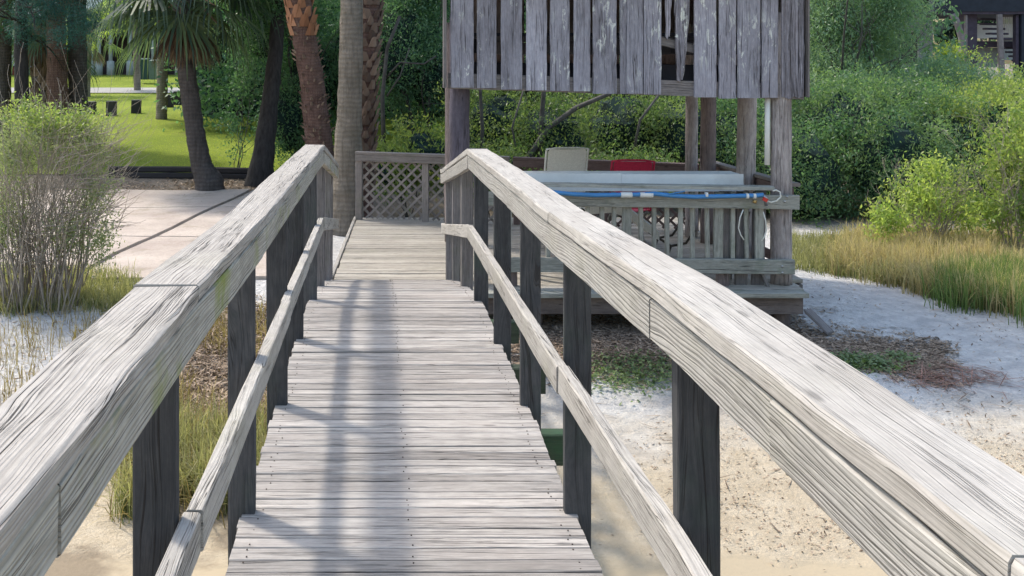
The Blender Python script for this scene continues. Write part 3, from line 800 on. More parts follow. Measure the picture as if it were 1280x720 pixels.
def shrub(name,label,cat,blobs,n,nclump,csize,lsize,mat,group=None,aspect=.36,shell=.38,stems=7,sr=.02,corescale=.55,stemmat=None,zmin=None,crn='foliage'):
    bx_=np.array(blobs); cx,cy=bx_[:,0].mean(),bx_[:,1].mean(); g=gz(cx,cy)
    root=empty(name,(cx,cy,g),label,cat,group)
    foliage(crn,blobs,n,int(nclump*.85),csize,lsize,mat,root,aspect,shell,zmin,.9)
    if corescale: core('shade_core',blobs,M_core,root,corescale)
    m=MB(); H=max(b[2]+b[5] for b in blobs)-g
    branchy(m,(cx,cy,g-.05),H*.8,max(b[3] for b in blobs)*.8,stems,sr,2)
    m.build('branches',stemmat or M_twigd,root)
    return root

def B(px,py,Y,wpx,hpx,d=None):
    """blob from a photo-sized ellipse standing at distance Y"""
    p=P(px,py,Y); rx=wpx/F*Y/2; rz=hpx/F*Y/2
    return (p.x,Y,p.z,rx,d if d else rx,rz)

G_bg='tall shrubs behind the shelter'
# --- right-hand mangrove wall
shrub('mangrove_shrub','dark dense mangrove shrub right behind the right front pole of the shelter','shrub',[B(1000,220,16.6,160,190,1.0),B(1050,170,17.4,170,180,1.2),B(960,180,18,150,190,1.2)],48000,520,.12,.068,L_mang,'mangrove shrubs on the right')
shrub('mangrove_shrub','broad mangrove shrub with sunlit top above the yellow-green sapling','shrub',[B(1110,200,16.8,190,190,1.2),B(1170,190,17.6,170,170,1.2),B(1120,140,18.6,200,100,1.0)],54000,560,.12,.068,L_mang,'mangrove shrubs on the right')
shrub('mangrove_shrub','sunlit mangrove thicket below the dark stilt house at the right edge','shrub',[B(1240,190,17.2,200,200,1.3),B(1310,170,17,180,190,1.3),B(1200,160,19,190,120,1.2),B(1280,140,19,160,100,1.2)],56000,600,.12,.068,L_sun,'mangrove shrubs on the right')
shrub('feathery_tree','tall feathery blue-green tree rising above the mangroves right of the shelter','tree',[B(1040,30,22,120,170,1.2),B(1090,50,22.5,110,150,1.2),B(1115,10,22,80,130,1.2),B(1060,-60,22,200,160,1.6),B(1060,120,21,120,90,1.0)],60000,900,.18,.095,L_feath,aspect=.25,shell=.02,stems=12,sr=.05,corescale=None)
shrub('feathery_shrub','wispy grey-green shrub in front of the pale blue house','shrub',[B(1175,95,21,80,46,.9),B(1225,104,21,80,26,.9)],9000,260,.16,.08,L_feath,aspect=.25,shell=.1,stems=6,sr=.02,corescale=None,stemmat=M_twig)
# --- behind the shelter
shrub('thicket_shrub','olive thicket seen under the shelter between its left pole and the beige chair','shrub',[B(620,160,18,150,140,1.1),B(690,170,17.4,140,120,1.1),B(660,90,20,180,120,1.2)],40000,520,.12,.062,L_olive,G_bg,stems=8,sr=.035)
shrub('thicket_shrub','olive thicket seen under the middle of the shelter above the red chair','shrub',[B(780,160,18,150,140,1.1),B(850,165,17.6,130,130,1.1),B(800,90,20,200,120,1.2)],40000,520,.12,.062,L_olive,G_bg,stems=8,sr=.035,zmin=-1)
shrub('thicket_shrub','dark thicket between the right poles of the shelter','shrub',[B(910,190,17.6,120,160,1.0),B(930,120,19.5,160,150,1.2)],30000,420,.12,.062,L_mang,G_bg,stems=6,sr=.03)
shrub('thicket_shrub','dark leafy thicket between the smooth palm trunk and the shelter siding','shrub',[B(500,60,20,110,180,1.2),B(545,90,20.5,120,190,1.2),B(520,-30,20.5,150,120,1.4)],50000,700,.13,.066,L_dark,G_bg,stems=8,sr=.05)
shrub('low_shrub','lighter low shrub behind the left lattice panel','shrub',[B(530,190,16.6,90,80,.7),B(490,210,16.4,80,70,.6)],9000,170,.10,.075,L_sun,G_bg,stems=6,sr=.015,corescale=.6)
shrub('low_shrub','low olive shrub behind the right half of the left lattice fence','shrub',[B(590,215,16.2,80,60,.6),B(640,215,16.2,80,60,.6)],8000,150,.10,.07,L_olive,G_bg,stems=6,sr=.015,corescale=.6)
shrub('low_shrub','low dark shrub behind the brown lattice fence','shrub',[B(720,225,15.6,110,70,.6),B(800,225,15.6,110,70,.6)],9000,160,.10,.07,L_olive,G_bg,stems=6,sr=.015,corescale=.6)
# --- between lawn and smooth palm
shrub('broadleaf_tree','dark broadleaf tree left of the leaning palm with branches to the ground','tree',[B(325,40,21,80,110,1.2),B(360,150,20.5,70,130,.9),B(390,110,21,100,200,1.2),B(350,-20,21.5,150,120,1.6),B(430,90,21.5,80,200,1.2)],66000,800,.14,.068,L_dark,stems=4,sr=.08)
shrub('wispy_sapling','thin yellow-green sapling standing at the right end of the lawn','sapling',[B(290,150,19.6,40,110,.35),B(300,100,19.8,50,60,.4)],1100,90,.08,.07,L_dark,shell=.05,stems=4,sr=.014,corescale=None)
# dark forked trunk
def trunk(path,rads,mat,name='trunk',parent=None,n=14):
    m=MB(); 
    P_=[];R_=[]
    for (a,b,ra_,rb) in zip(path,path[1:],rads,rads[1:]):
        for k in range(10): 
            t=k/10; P_.append(Vector(a).lerp(Vector(b),t)+Vector((random.gauss(0,.004),random.gauss(0,.004),0))); R_.append((ra_+(rb-ra_)*t)*(1+random.gauss(0,.02)))
    P_.append(Vector(path[-1])); R_.append(rads[-1])
    m.tube(P_,R_,n); return m.build(name,mat,parent)

# ------------------------------------------------------------------ palms
def palmbark(name,a,b,scale=1,rings=.6):
    k=N(name); tc=k.n('ShaderNodeTexCoord').outputs['Object']
    sp=k.n('ShaderNodeSeparateXYZ'); k.l(tc,sp.inputs[0])
    n1=k.noise(tc,5,5,.65); n2=k.noise(tc,38,4,.7)
    rz=k.math('ADD',k.math('MULTIPLY',k.math('SINE',k.math('ADD',k.math('MULTIPLY',sp.outputs[2],90*scale),k.math('MULTIPLY',n1,9))),.5),.5)
    mp=k.n('ShaderNodeMapping'); mp.inputs['Scale'].default_value=(26,26,3); k.l(tc,mp.inputs[0]); n3=k.noise(mp.outputs[0],1,4,.6)
    c=k.mix(k.ramp(n1,.3,.7),a,b); c=k.mix(k.math('MULTIPLY',k.ramp(n3,.45,.7),.5),c,[x*.45 for x in a]); c=k.mix(k.math('MULTIPLY',rz,rings*.45),c,[x*.5 for x in a])
    k.l(c,k.b.inputs['Base Color']); k.b.inputs['Roughness'].default_value=.95; k.b.inputs['Specular IOR Level'].default_value=.1
    k.bump(k.math('ADD',k.math('ADD',k.math('MULTIPLY',rz,-.35*rings),n2),n3),1,.03); return k.m
PB_smooth=palmbark('palm_bark_smooth',(.22,.19,.15),(.36,.31,.26))
PB_red=palmbark('palm_bark_reddish',(.15,.09,.075),(.27,.17,.14),1.3)
PB_dark=palmbark('palm_bark_dark',(.09,.08,.075),(.16,.14,.135),1)
M_boot=leafmat('palm_boot',(.12,.085,.07),(.30,.22,.17),trans=.02,rough=.9,spec=.1)
M_bootred=leafmat('palm_boot_red',(.24,.11,.06),(.48,.25,.15),trans=.02,rough=.9,spec=.1)
L_palm=leafmat('palm_leaf',(.03,.055,.05),(.10,.14,.09),trans=.4,rough=.5)
L_palmy=leafmat('palm_leaf_sunny',(.12,.18,.04),(.27,.33,.07),trans=.5,rough=.5)
L_dead=leafmat('palm_leaf_dead',(.10,.07,.055),(.26,.19,.14),trans=.2,rough=.85)

def fan(V,Rn,hub,d,size,droop,nb=34,tone=(0,1),spreadang=115):
    """one fan frond: blades radiating from hub in the plane around direction d"""
    d=Vector(d).normalized(); up=Vector((0,0,1)); s=d.cross(up)
    s=s.normalized() if s.length>.05 else Vector((1,0,0)); nrm=s.cross(d).normalized()
    roll=random.uniform(-.5,.5); s,nrm=(s*math.cos(roll)+nrm*math.sin(roll)),(nrm*math.cos(roll)-s*math.sin(roll))
    for k in range(nb):
        a=R(-spreadang+2*spreadang*k/(nb-1))+random.gauss(0,.02)
        L=size*(.75+.25*math.cos(a*.8))*random.uniform(.9,1.08)
        dirv=(d*math.cos(a)+s*math.sin(a)+nrm*.10*math.cos(a*2)).normalized(); side=nrm.cross(dirv).normalized()
        w=size*.028; p0=hub; p1=hub+dirv*L*.55; 
        dr=Vector((0,0,-1))*L*droop*random.uniform(.6,1.3)
        p2=hub+dirv*L*.86+dr*.35; p3=hub+dirv*L*.97+dr
        t=random.uniform(*tone)
        V.append([p0-side*w*.25,p0+side*w*.25,p1+side*w,p1-side*w]); Rn.append(t)
        V.append([p1-side*w,p1+side*w,p2+side*w*.6,p2-side*w*.6]); Rn.append(t)
        V.append([p2-side*w*.6,p2+side*w*.6,p3+side*w*.1,p3-side*w*.1]); Rn.append(t)
def crown(root,top,nf,size,mat,elev=(-50,80),dead=8,deadmat=L_dead,droop=.35,name='crown',pet=.9):
    V=[];Rn=[]; pm=MB()
    for i in range(nf):
        az=i*2.4+random.uniform(-.2,.2); el=R(elev[0]+(elev[1]-elev[0])*((i+.5)/nf)**.8)
        d=Vector((math.cos(az)*math.cos(el),math.sin(az)*math.cos(el),math.sin(el)))
        L=pet*random.uniform(.8,1.15); hub=Vector(top)+d*L+Vector((0,0,-.12*L))
        pm.tube([Vector(top),Vector(top)+d*L*.5,hub],[.025,.018,.012],5,cap=False)
        fan(V,Rn,hub,(d+Vector((0,0,-.25))),size*random.uniform(.85,1.1),droop)
    quads_mesh(name,np.array([[list(p) for p in q] for q in V]),np.array(Rn),mat,root)
    pm.build('petioles',M_boot,root)
    if dead:
        V=[];Rn=[]
        for i in range(dead):
            az=i*2.4+random.uniform(-.4,.4); el=R(random.uniform(-86,-62)); d=Vector((math.cos(az)*math.cos(el),math.sin(az)*math.cos(el),math.sin(el)))
            hub=Vector(top)+Vector((0,0,-.1))+d*random.uniform(.25,.6); fan(V,Rn,hub,d,size*random.uniform(.7,.9),.1,nb=26,spreadang=38)
        quads_mesh('dead_fronds',np.array([[list(p) for p in q] for q in V]),np.array(Rn),deadmat,root)
def boots(root,path,rads,z0,z1,mat,dens=1,size=.16):
    """criss-cross leaf bases up a trunk"""
    m=MB(); row=0; z=max(z0,path[0][2]+.02); z1=min(z1,path[-1][2]-.02)
    while z<z1:
        # locate on path
        for (a,b,ra_,rb) in zip(path,path[1:],rads,rads[1:]):
            if a[2]<=z<=b[2]:
                t=(z-a[2])/(b[2]-a[2]); c=Vector(a).lerp(Vector(b),t); r=ra_+(rb-ra_)*t
        n=7
        for k in range(n):
            if random.random()>dens: continue
            a=2*math.pi*(k+(row%2)*.5)/n+random.gauss(0,.08)
            o=Vector((math.cos(a),math.sin(a),0)); s=Vector((-math.sin(a),math.cos(a),0)); q=size*random.uniform(.8,1.15)
            b0=c+o*(r*.93); w=q*.42
            lean=s*random.gauss(0,.02)
            vs=[b0-s*w+Vector((0,0,-q*.3)),b0+s*w+Vector((0,0,-q*.3)),b0+o*.045+s*w*.5+Vector((0,0,q*.45)),b0+o*.045-s*w*.5+Vector((0,0,q*.45)),
                b0+o*.035-s*w*.2+Vector((0,0,-q*.3)),b0+o*.085+s*w*.25+lean+Vector((0,0,q*.55)),b0+o*.085-s*w*.25+lean+Vector((0,0,q*.55))]
            m.add(vs,[(0,4,6,3),(4,1,2,5),(4,5,6),(3,6,5,2)],rnd=random.random())
        z+=size*.62; row+=1
    m.build('leaf_bases',mat,root)
def palm(label,path,rads,barkmat,crown_kw=None,boot=None,group='palms along the shore',name='palm_tree'):
    root=empty(name,path[0],label,'palm',group)
    path=[(path[0][0],path[0][1],path[0][2]-.5)]+list(path); rads=[rads[0]*1.1]+list(rads)
    trunk(path,rads,barkmat,'trunk',root,16)
    if boot: 
        for b_ in boot: boots(root,path,rads,*b_)
    if crown_kw is not None: crown(root,path[-1],**crown_kw)
    return root
def at(px,py,Y): return tuple(P(px,py,Y))
# smooth and rough trunks beside the lattice
g=gz(-.35,14.9)
palm('tall smooth grey palm trunk beside the left end of the lattice fence',[at(431,279,14.75),at(434,225,14.75),at(437,130,14.75),at(440,0,14.75),at(443,-330,14.75)],[.29,.22,.175,.165,.15],PB_smooth,dict(nf=22,size=.95,mat=L_palm,dead=4))
palm('palm trunk covered in criss-cross leaf bases just behind the smooth palm',[at(447,270,15.4),at(452,200,15.4),at(457,100,15.4),at(462,0,15.4),at(474,-230,15.4)],[.22,.19,.165,.17,.16],PB_red,dict(nf=22,size=.95,mat=L_palm,dead=4),boot=[(-.3,3.0,M_boot,.95,.17)])
palm('leaning reddish palm with peeling orange leaf bases near its top',[at(404,250,17.2),at(400,190,17.2),at(391,110,17.2),at(380,45,17.2),at(371,-10,17.2),at(362,-170,17.2)],[.26,.235,.205,.20,.215,.2],PB_red,dict(nf=22,size=.95,mat=L_palm,dead=4),boot=[(gz(-1,17)+.6,2.2,M_boot,.35,.07),(2.05,4.4,M_bootred,.97,.24)])
palm('dark palm leaning left in front of the timber edging with drooping dead fronds',[at(262,228,18.3),at(252,208,18.3),at(243,160,18.3),at(232,80,18.3),at(228,20,18.3),at(230,-8,18.3)],[.26,.19,.17,.165,.18,.18],PB_dark,dict(nf=30,size=1.0,mat=L_palm,dead=13,elev=(-42,80),droop=.5))
palm('thick pale palm stem standing on the lawn behind the dark leaning palm',[at(202,139,31),at(203,100,31),at(203,40,31),at(204,-60,31)],[.17,.17,.17,.16],PB_smooth,dict(nf=16,size=1.0,mat=L_palmy,dead=2),group='palms on the lawn')
palm('second thin pale palm stem just right of the dark leaning palm',[at(249,127,33),at(246,60,33),at(243,-60,33)],[.17,.16,.16],PB_smooth,dict(nf=16,size=1.0,mat=L_palm,dead=2),group='palms on the lawn')
palm('leftmost trunk cut by the photo edge with ringed grey bark',[at(2,150,24),at(4,80,24),at(6,-60,24)],[.20,.19,.18],PB_dark,dict(nf=18,size=1.0,mat=L_palm,dead=3),group='palms left of the lawn')
palm('short palm with shaggy criss-cross leaf bases left of two bare trunks',[at(51,145,24),at(52,80,24),at(53,25,24)],[.2,.2,.18],PB_dark,dict(nf=18,size=.9,mat=L_palm,dead=6),boot=[(.0,2.3,M_boot,.97,.26)],group='palms left of the lawn')
palm('reddish bare palm trunk behind the twiggy bush',[at(73,150,23),at(71,80,23),at(68,-60,23)],[.24,.22,.2],PB_red,dict(nf=18,size=.95,mat=L_palm,dead=3),group='palms left of the lawn')
palm('dark bare trunk right of the reddish one behind the twiggy bush',[at(98,150,23.4),at(97,80,23.4),at(96,-70,23.4)],[.22,.21,.2],PB_dark,dict(nf=18,size=.95,mat=L_palm,dead=3),group='palms left of the lawn')
palm('distant small palm with sunlit yellow fronds over the lawn',[at(108,115,40),at(110,60,40),at(112,42,40)],[.15,.14,.14],PB_smooth,dict(nf=9,size=1.0,mat=L_palmy,dead=1,elev=(-30,70)),group='palms on the lawn')
palm('distant palm whose yellow-green fronds hang left of the dark leaning palm',[at(172,118,44),at(170,50,44),at(168,14,44)],[.15,.14,.14],PB_smooth,dict(nf=8,size=1.2,mat=L_palmy,dead=1,elev=(-15,70)),group='palms on the lawn')
# dark tree trunk right of lawn
dt=empty('oak_tree',at(323,232,18.8),'dark slanting tree trunk between the lawn and the leaning reddish palm','tree')
trunk([at(323,236,18.8),at(330,190,18.8),at(337,130,18.9),at(345,60,19.1),at(352,-60,19.4)],[.27,.20,.16,.14,.1],M_barkd,'trunk',dt)
foliage('crown',[B(350,-40,19.5,160,120,1.5),B(330,15,19.6,90,60,.8)],16000,300,.16,.085,L_dark,dt)

# cedar masses at upper left (needle foliage)
ct_=empty('cedar_tree',at(30,120,21),'dark blue-green cedar with drooping boughs hanging over the lawn at upper left','tree')
trunk([at(28,150,21.5),at(26,60,21.5),at(30,-120,21.5)],[.16,.14,.1],M_barkd,'trunk',ct_)
foliage('crown',[B(60,12,21,110,60,1.0),B(110,28,21,80,45,.9),B(30,35,21.5,60,60,.8),B(85,45,20.6,70,35,.6),B(60,-60,21,220,120,1.8),B(150,-40,21.5,120,90,1.3),B(150,20,21,40,40,.5)],60000,900,.11,.06,L_cedar,ct_,aspect=.16,shell=.05)
m=MB()
for k in range(14): grow(m,Vector(at(30+random.uniform(-4,4),random.uniform(-40,40),21.4)),Vector((random.uniform(-.3,1),random.uniform(-.6,.3),random.uniform(-.2,.2))).normalized(),random.uniform(1.2,2.2),.03,1)
m.build('branches',M_barkd,ct_)

# diagonal bare branch behind shelter and forked sticks
m=MB()
for pts_,r in (([(640,240),(655,205),(685,160),(720,135),(760,118),(800,90)],.055),([(672,220),(676,160),(680,110),(690,40)],.05),([(600,230),(603,160),(600,110),(610,40)],.035),([(790,200),(800,150),(830,110)],.025),([(650,210),(640,160),(655,110)],.02),([(480,200),(478,120),(484,60),(500,20)],.04),([(480,100),(500,78),(530,80),(545,70)],.018),([(484,120),(500,95),(512,60)],.015)):
    m.tube([P(a_,b_,16.6+random.uniform(-.1,.1)) for a_,b_ in pts_],[r*(1-.5*k/len(pts_)) for k in range(len(pts_))],7)
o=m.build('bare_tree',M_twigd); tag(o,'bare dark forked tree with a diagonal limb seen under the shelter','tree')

# big background wood
def wood_mass():
    blobs=[]
    x=-9
    for px in range(270,1300,42):
        Y=27+random.uniform(-1.5,3)
        blobs.append(B(px+random.uniform(-10,10),random.uniform(10,60),Y,random.uniform(120,170),random.uniform(230,300),1.6))
    for px in range(250,1120,60):
        blobs.append(B(px,-110,30+random.uniform(-1,2),150,200,2))
    o=foliage('distant_wood',[b for b in blobs if not(1130<(b[0]/b[1]*F+CX)<1400)],90000,1500,.3,.17,L_dark,None,shell=.55)
    return o
o=wood_mass(); tag(o,'dense dark green wood closing the view behind the shelter','wood',kind='stuff')
hbm=core('wood_backing',[B(px,60,33,130,300,2) for px in range(280,1120,60)],M_core,None,.9)  # dark bodies behind the leaves carry the wood's inner shade as colour
hbm.name='distant_shade_mass'; tag(hbm,'deep shade inside the dark wood behind the shelter','wood',kind='stuff')

# ------------------------------------------------------------------ foreground right sapling shrubs
shrub('young_shrub','bright yellow-green young shrub at the edge of the golden grass','shrub',[B(1150,245,13.6,110,80,.5),B(1110,275,13.3,70,50,.35),B(1165,215,13.8,60,50,.4),B(1200,260,13.8,70,70,.4)],5600,260,.07,.062,L_bright,'bright young shrubs in the grass',shell=.05,stems=26,sr=.012,corescale=None,stemmat=M_twig)
shrub('young_shrub','taller bright leafy shrub at the right edge of the photo','shrub',[B(1255,210,13.2,110,120,.55),B(1290,170,13.2,120,110,.6),B(1235,260,13,80,60,.4),B(1290,270,13,90,80,.4)],8500,360,.07,.068,L_sun,'bright young shrubs in the grass',shell=.05,stems=22,sr=.014,corescale=None,stemmat=M_twig)

# ------------------------------------------------------------------ left foreground bush
gb=hit(60,384)
lb=empty('twiggy_bush',(gb.x,gb.y,gb.z),'big twiggy bush with pale green leaves at the left edge of the photo','bush')
Yb=gb.y
m=MB()
for i in range(150):
    bx0=random.uniform(5,95); p=P(bx0,380,Yb)+Vector((0,random.uniform(-.35,.35),0)); p.z=gz(p.x,p.y)-.03
    tx=bx0+(bx0-50)*.5+random.gauss(0,22)+8; 
    q=P(min(tx,142),random.uniform(150,215),Yb)+Vector((0,random.uniform(-.5,.5),0))
    d=(q-p); grow(m,p,d.normalized(),d.length,random.uniform(.004,.011),1,5)
for i in range(300):
    q=P(random.uniform(55,145),random.uniform(160,290),Yb)+Vector((0,random.uniform(-.5,.3),0))
    grow(m,q,Vector((random.gauss(.5,.4),random.gauss(0,.4),random.gauss(.3,.3))).normalized(),random.uniform(.2,.5),.004,0,4)
m.build('branches',M_twig,lb)
bl=[B(60,165,Yb,130,60,.5),B(20,190,Yb,80,110,.5),B(110,175,Yb,80,50,.4),B(10,270,Yb,60,160,.4),B(85,290,Yb,70,90,.4),B(120,240,Yb,60,70,.35),B(125,300,Yb,40,70,.3)]
foliage('foliage',bl,16000,800,.06,.036,L_bush,lb,aspect=.4,shell=.1)
foliage('foliage',[B(30,140,Yb,70,40,.4),B(100,150,Yb,90,30,.4),B(60,150,Yb,120,35,.5)],2600,180,.05,.042,L_sun,lb,aspect=.4,shell=.1)

# ------------------------------------------------------------------ grasses
def blades(name,pts,h,w,mat,label,cat,lean=.35,tone=None,parent=None):
    """pts (n,2) footprints"""
    n=len(pts); z=np.array([gz(x,y) for x,y in pts]); base=np.column_stack([pts,z-.01])
    hh=h*rng.uniform(.45,1.15,size=(n,1)) if np.isscalar(h) else h.reshape(-1,1)*rng.uniform(.6,1.15,size=(n,1))
    az=rng.uniform(0,2*np.pi,n); le=np.abs(rng.normal(0,lean,n)); dirx=np.column_stack([np.cos(az)*le,np.sin(az)*le,np.zeros(n)])
    fa=rng.uniform(0,np.pi,n); sd=np.column_stack([np.cos(fa),np.sin(fa),np.zeros(n)])*w
    up=np.array([[0,0,1.0]])
    def pt(t): return base+hh*up*(t-.45*t**3*np.clip(le.reshape(-1,1),0,1.2))+dirx*hh*t**2
    q1,q2,q3=pt(.4),pt(.75),pt(1.0)
    V=np.concatenate([np.stack([base-sd,base+sd,q1+sd*.9,q1-sd*.9],1),np.stack([q1-sd*.9,q1+sd*.9,q2+sd*.6,q2-sd*.6],1),np.stack([q2-sd*.6,q2+sd*.6,q3+sd*.1,q3-sd*.1],1)])
    t=rng.random(n) if tone is None else tone
    o=quads_mesh(name,V,np.concatenate([t*.6,t*.6+.2,t*.6+.4]),mat,parent)
    return tag(o,label,cat,kind='stuff')
    p1=base+hh*.5*up+dirx*hh*.3; p2=base+hh*.95*up*np.clip(1-le.reshape(-1,1)*.5,.3,1)+dirx*hh*1.0
    V=np.concatenate([np.stack([base-sd,base+sd,p1+sd*.8,p1-sd*.8],1),np.stack([p1-sd*.8,p1+sd*.8,p2+sd*.15,p2-sd*.15],1)])
    t=rng.random(n) if tone is None else tone
    o=quads_mesh(name,V,np.concatenate([t*.8,t*.8+.2]),mat,parent)
    return tag(o,label,cat,kind='stuff')
L_gold=leafmat('grass_golden',(.20,.16,.095),(.56,.46,.30),trans=.35,rough=.7,spec=.1)
L_ggreen=leafmat('grass_green',(.05,.10,.035),(.20,.25,.10),trans=.4,rough=.6,spec=.2)
L_straw=leafmat('grass_straw',(.15,.11,.055),(.36,.29,.15),trans=.3,rough=.7,spec=.1)
L_mix=leafmat('grass_mixed',(.09,.12,.05),(.40,.36,.22),trans=.35,rough=.6,spec=.15)
def clumped(n,nc,region,cs):
    """region(): returns (x,y)"""
    c=np.array([region() for _ in range(nc)]); i=rng.integers(0,nc,n); return c[i]+rng.normal(size=(n,2))*cs
# golden meadow on the right: polygon in px sampled on terrain
def px_region(f):
    def g():
        while True:
            px,py=f()
            if px is not None:
                h=hit(px,py); return (h.x,h.y)
    return g
def fg():
    px=random.uniform(1050,1330); lo=345+(px-1050)*.24; py=random.uniform(300,min(lo,396)); return (px,py)
reg=px_region(fg)
pts=clumped(15000,300,reg,.10)
blades('golden_grass',pts,.38,.0045,L_gold,'tall golden marsh grass along the right side','grass',.5)
pts=clumped(6000,160,reg,.10)
blades('olive_grass',pts,.30,.0045,L_mix,'olive green blades mixed into the golden marsh grass','grass',.5)
def fg2():
    px=random.uniform(1180,1330); return (px,random.uniform(352,392) if px<1290 else random.uniform(340,410))
pts=clumped(4200,90,px_region(fg2),.10)
blades('green_grass',pts,.40,.0045,L_ggreen,'fresh green grass at the foot of the golden grass','grass',.28)
def fg3():
    px=random.uniform(985,1150); return (px,random.uniform(298,335+(px-985)*.15))
pts=clumped(9000,260,px_region(fg3),.10)
blades('low_grass',pts,.17,.004,L_mix,'short dry grass tufts on the sand right of the shelter','grass',.45)
def fl():
    px=random.uniform(180,345); return (px,random.uniform(390,610) if px<330 else random.uniform(420,500))
c=[]
reg=px_region(lambda:(random.uniform(150,345),random.uniform(560,650)))
pts=clumped(3600,70,reg,.05); pts=pts[(pts[:,0]<-.55)&(pts[:,0]>-2.6)]
blades('marsh_grass',pts,.42,.0038,L_mix,'green and straw marsh grass below the left handrail','grass',.6)
reg=px_region(lambda:(random.uniform(150,345),random.uniform(500,640)))
pts=clumped(2200,110,reg,.12); pts=pts[(pts[:,0]<-.5)&(pts[:,0]>-2.8)]
blades('dead_grass',pts,.34,.0035,L_straw,'bent brown dead stalks among the marsh grass at left','grass',.9)
reg=px_region(lambda:(random.uniform(200,345),random.uniform(380,450)))
pts=clumped(1300,110,reg,.12)
blades('dry_tufts',pts,.20,.004,L_straw,'dry straw coloured grass beside the left posts','grass',.6)
reg=px_region(lambda:(random.uniform(-30,170),random.uniform(345,392)))
pts=clumped(7000,200,reg,.09)
blades('bush_grass',pts,.20,.004,L_mix,'green grass round the foot of the twiggy bush','grass',.4)
reg=px_region(lambda:(random.uniform(-30,180),random.uniform(400,520)))
pts=clumped(1200,110,reg,.09)
blades('sand_grass',pts,.28,.003,L_straw,'thin brown grass stalks on the white sand at left','grass',.45)
# lawn fuzz
pts=np.column_stack([rng.uniform(-12,-1.5,26000),20.1+rng.random(26000)**1.6*14])
blades('lawn_grass',pts,.07,.007,leafmat('lawn_blades',(.20,.27,.03),(.34,.41,.06),trans=.4),'short mown grass blades covering the lawn','grass',.4)

# ------------------------------------------------------------------ debris / wrack / ground cover
M_deb=leafmat('dry_debris',(.08,.055,.04),(.50,.39,.30),trans=.05,rough=.9,spec=.1)
M_vine=leafmat('creeping_vine',(.07,.12,.05),(.22,.29,.13),trans=.3)
def flat(name,pts,size,mat,label,cat,aspect=.3,h=.03,tilt=.35):
    n=len(pts); z=np.array([gz(x,y) for x,y in pts])+rng.random(n)*h+.004
    c=np.column_stack([pts,z]); a=rng.uniform(0,2*np.pi,n); s=size*rng.uniform(.4,1.6,(n,1))
    L=np.column_stack([np.cos(a),np.sin(a),rng.normal(0,tilt,n)])*s; W=np.column_stack([-np.sin(a),np.cos(a),rng.normal(0,tilt,n)])*s*aspect
    V=np.stack([c-L*.5,c+W*.5,c+L*.5,c-W*.5],1)
    o=quads_mesh(name,V,rng.random(n),mat); return tag(o,label,cat,kind='stuff')
reg=px_region(lambda:(random.uniform(640,985),random.uniform(398,462)))
flat('leaf_litter',clumped(20000,460,reg,.2),.07,M_deb,'brown washed-up leaves and sticks in front of the shelter','debris',.2,.018,.14)
reg=px_region(lambda:(random.uniform(985,1180),random.uniform(405,475)))
p1=clumped(8500,220,px_region(lambda:((lambda x:(x,random.gauss(422+(x-985)*.13+6,14)))(random.uniform(960,1180)))),.09)
flat('wrack_line',p1,.07,M_deb,'thin line of brown debris running right across the sand','debris',.18,.012,.12)
flat('reed_debris',clumped(260,9,px_region(lambda:(random.uniform(1130,1250),random.uniform(468,482))),.15),.35,leafmat('red_reeds',(.16,.07,.045),(.35,.17,.12),trans=0),'reddish dead reeds lying on the right sand','debris',.02,.03,.1)
reg=px_region(lambda:(random.uniform(745,850),random.uniform(452,488)))
flat('creeping_vine',clumped(2000,120,reg,.13),.032,M_vine,'green creeping vine patch on the sand below the right handrail','ground cover',.5,.06)
reg=px_region(lambda:(random.uniform(1045,1130),random.uniform(448,468)))
flat('small_vine',clumped(1500,30,reg,.07),.035,M_vine,'small green vine patch at the end of the wrack line','ground cover',.5,.05)
reg=px_region(lambda:(random.uniform(190,345),random.uniform(385,540)))
flat('dry_litter',clumped(12000,300,reg,.18),.08,M_deb,'brown leaf litter on the ground between the left posts','debris',.14,.05)
reg=px_region(lambda:(random.uniform(-20,180),random.uniform(395,520)))
flat('scattered_litter',clumped(900,60,reg,.2),.05,M_deb,'scattered brown bits on the white sand at left','debris',.2,.02)
reg=px_region(lambda:(random.uniform(800,1300),random.uniform(520,690)))
flat('beach_specks',clumped(2600,200,reg,.12),.022,M_deb,'small dark specks on the tan sand at right','debris',.4,.008)
flat('litter_under_palms',clumped(5000,150,px_region(lambda:(random.uniform(150,420),random.uniform(226,250))),.2),.08,M_deb,'brown leaf litter on the packed dirt under the palms','debris',.2,.02)
flat('sand_specks_far',clumped(900,160,px_region(lambda:(random.uniform(1000,1290),random.uniform(350,520))),.2),.03,M_deb,'dark specks on the white sand at right','debris',.3,.01)

flat('sand_twigs',clumped(160,90,px_region(lambda:(random.uniform(680,1290),random.uniform(360,640))),.2),.16,M_deb,'scattered thin twigs lying on the sand right of the boardwalk','debris',.05,.015,.1)
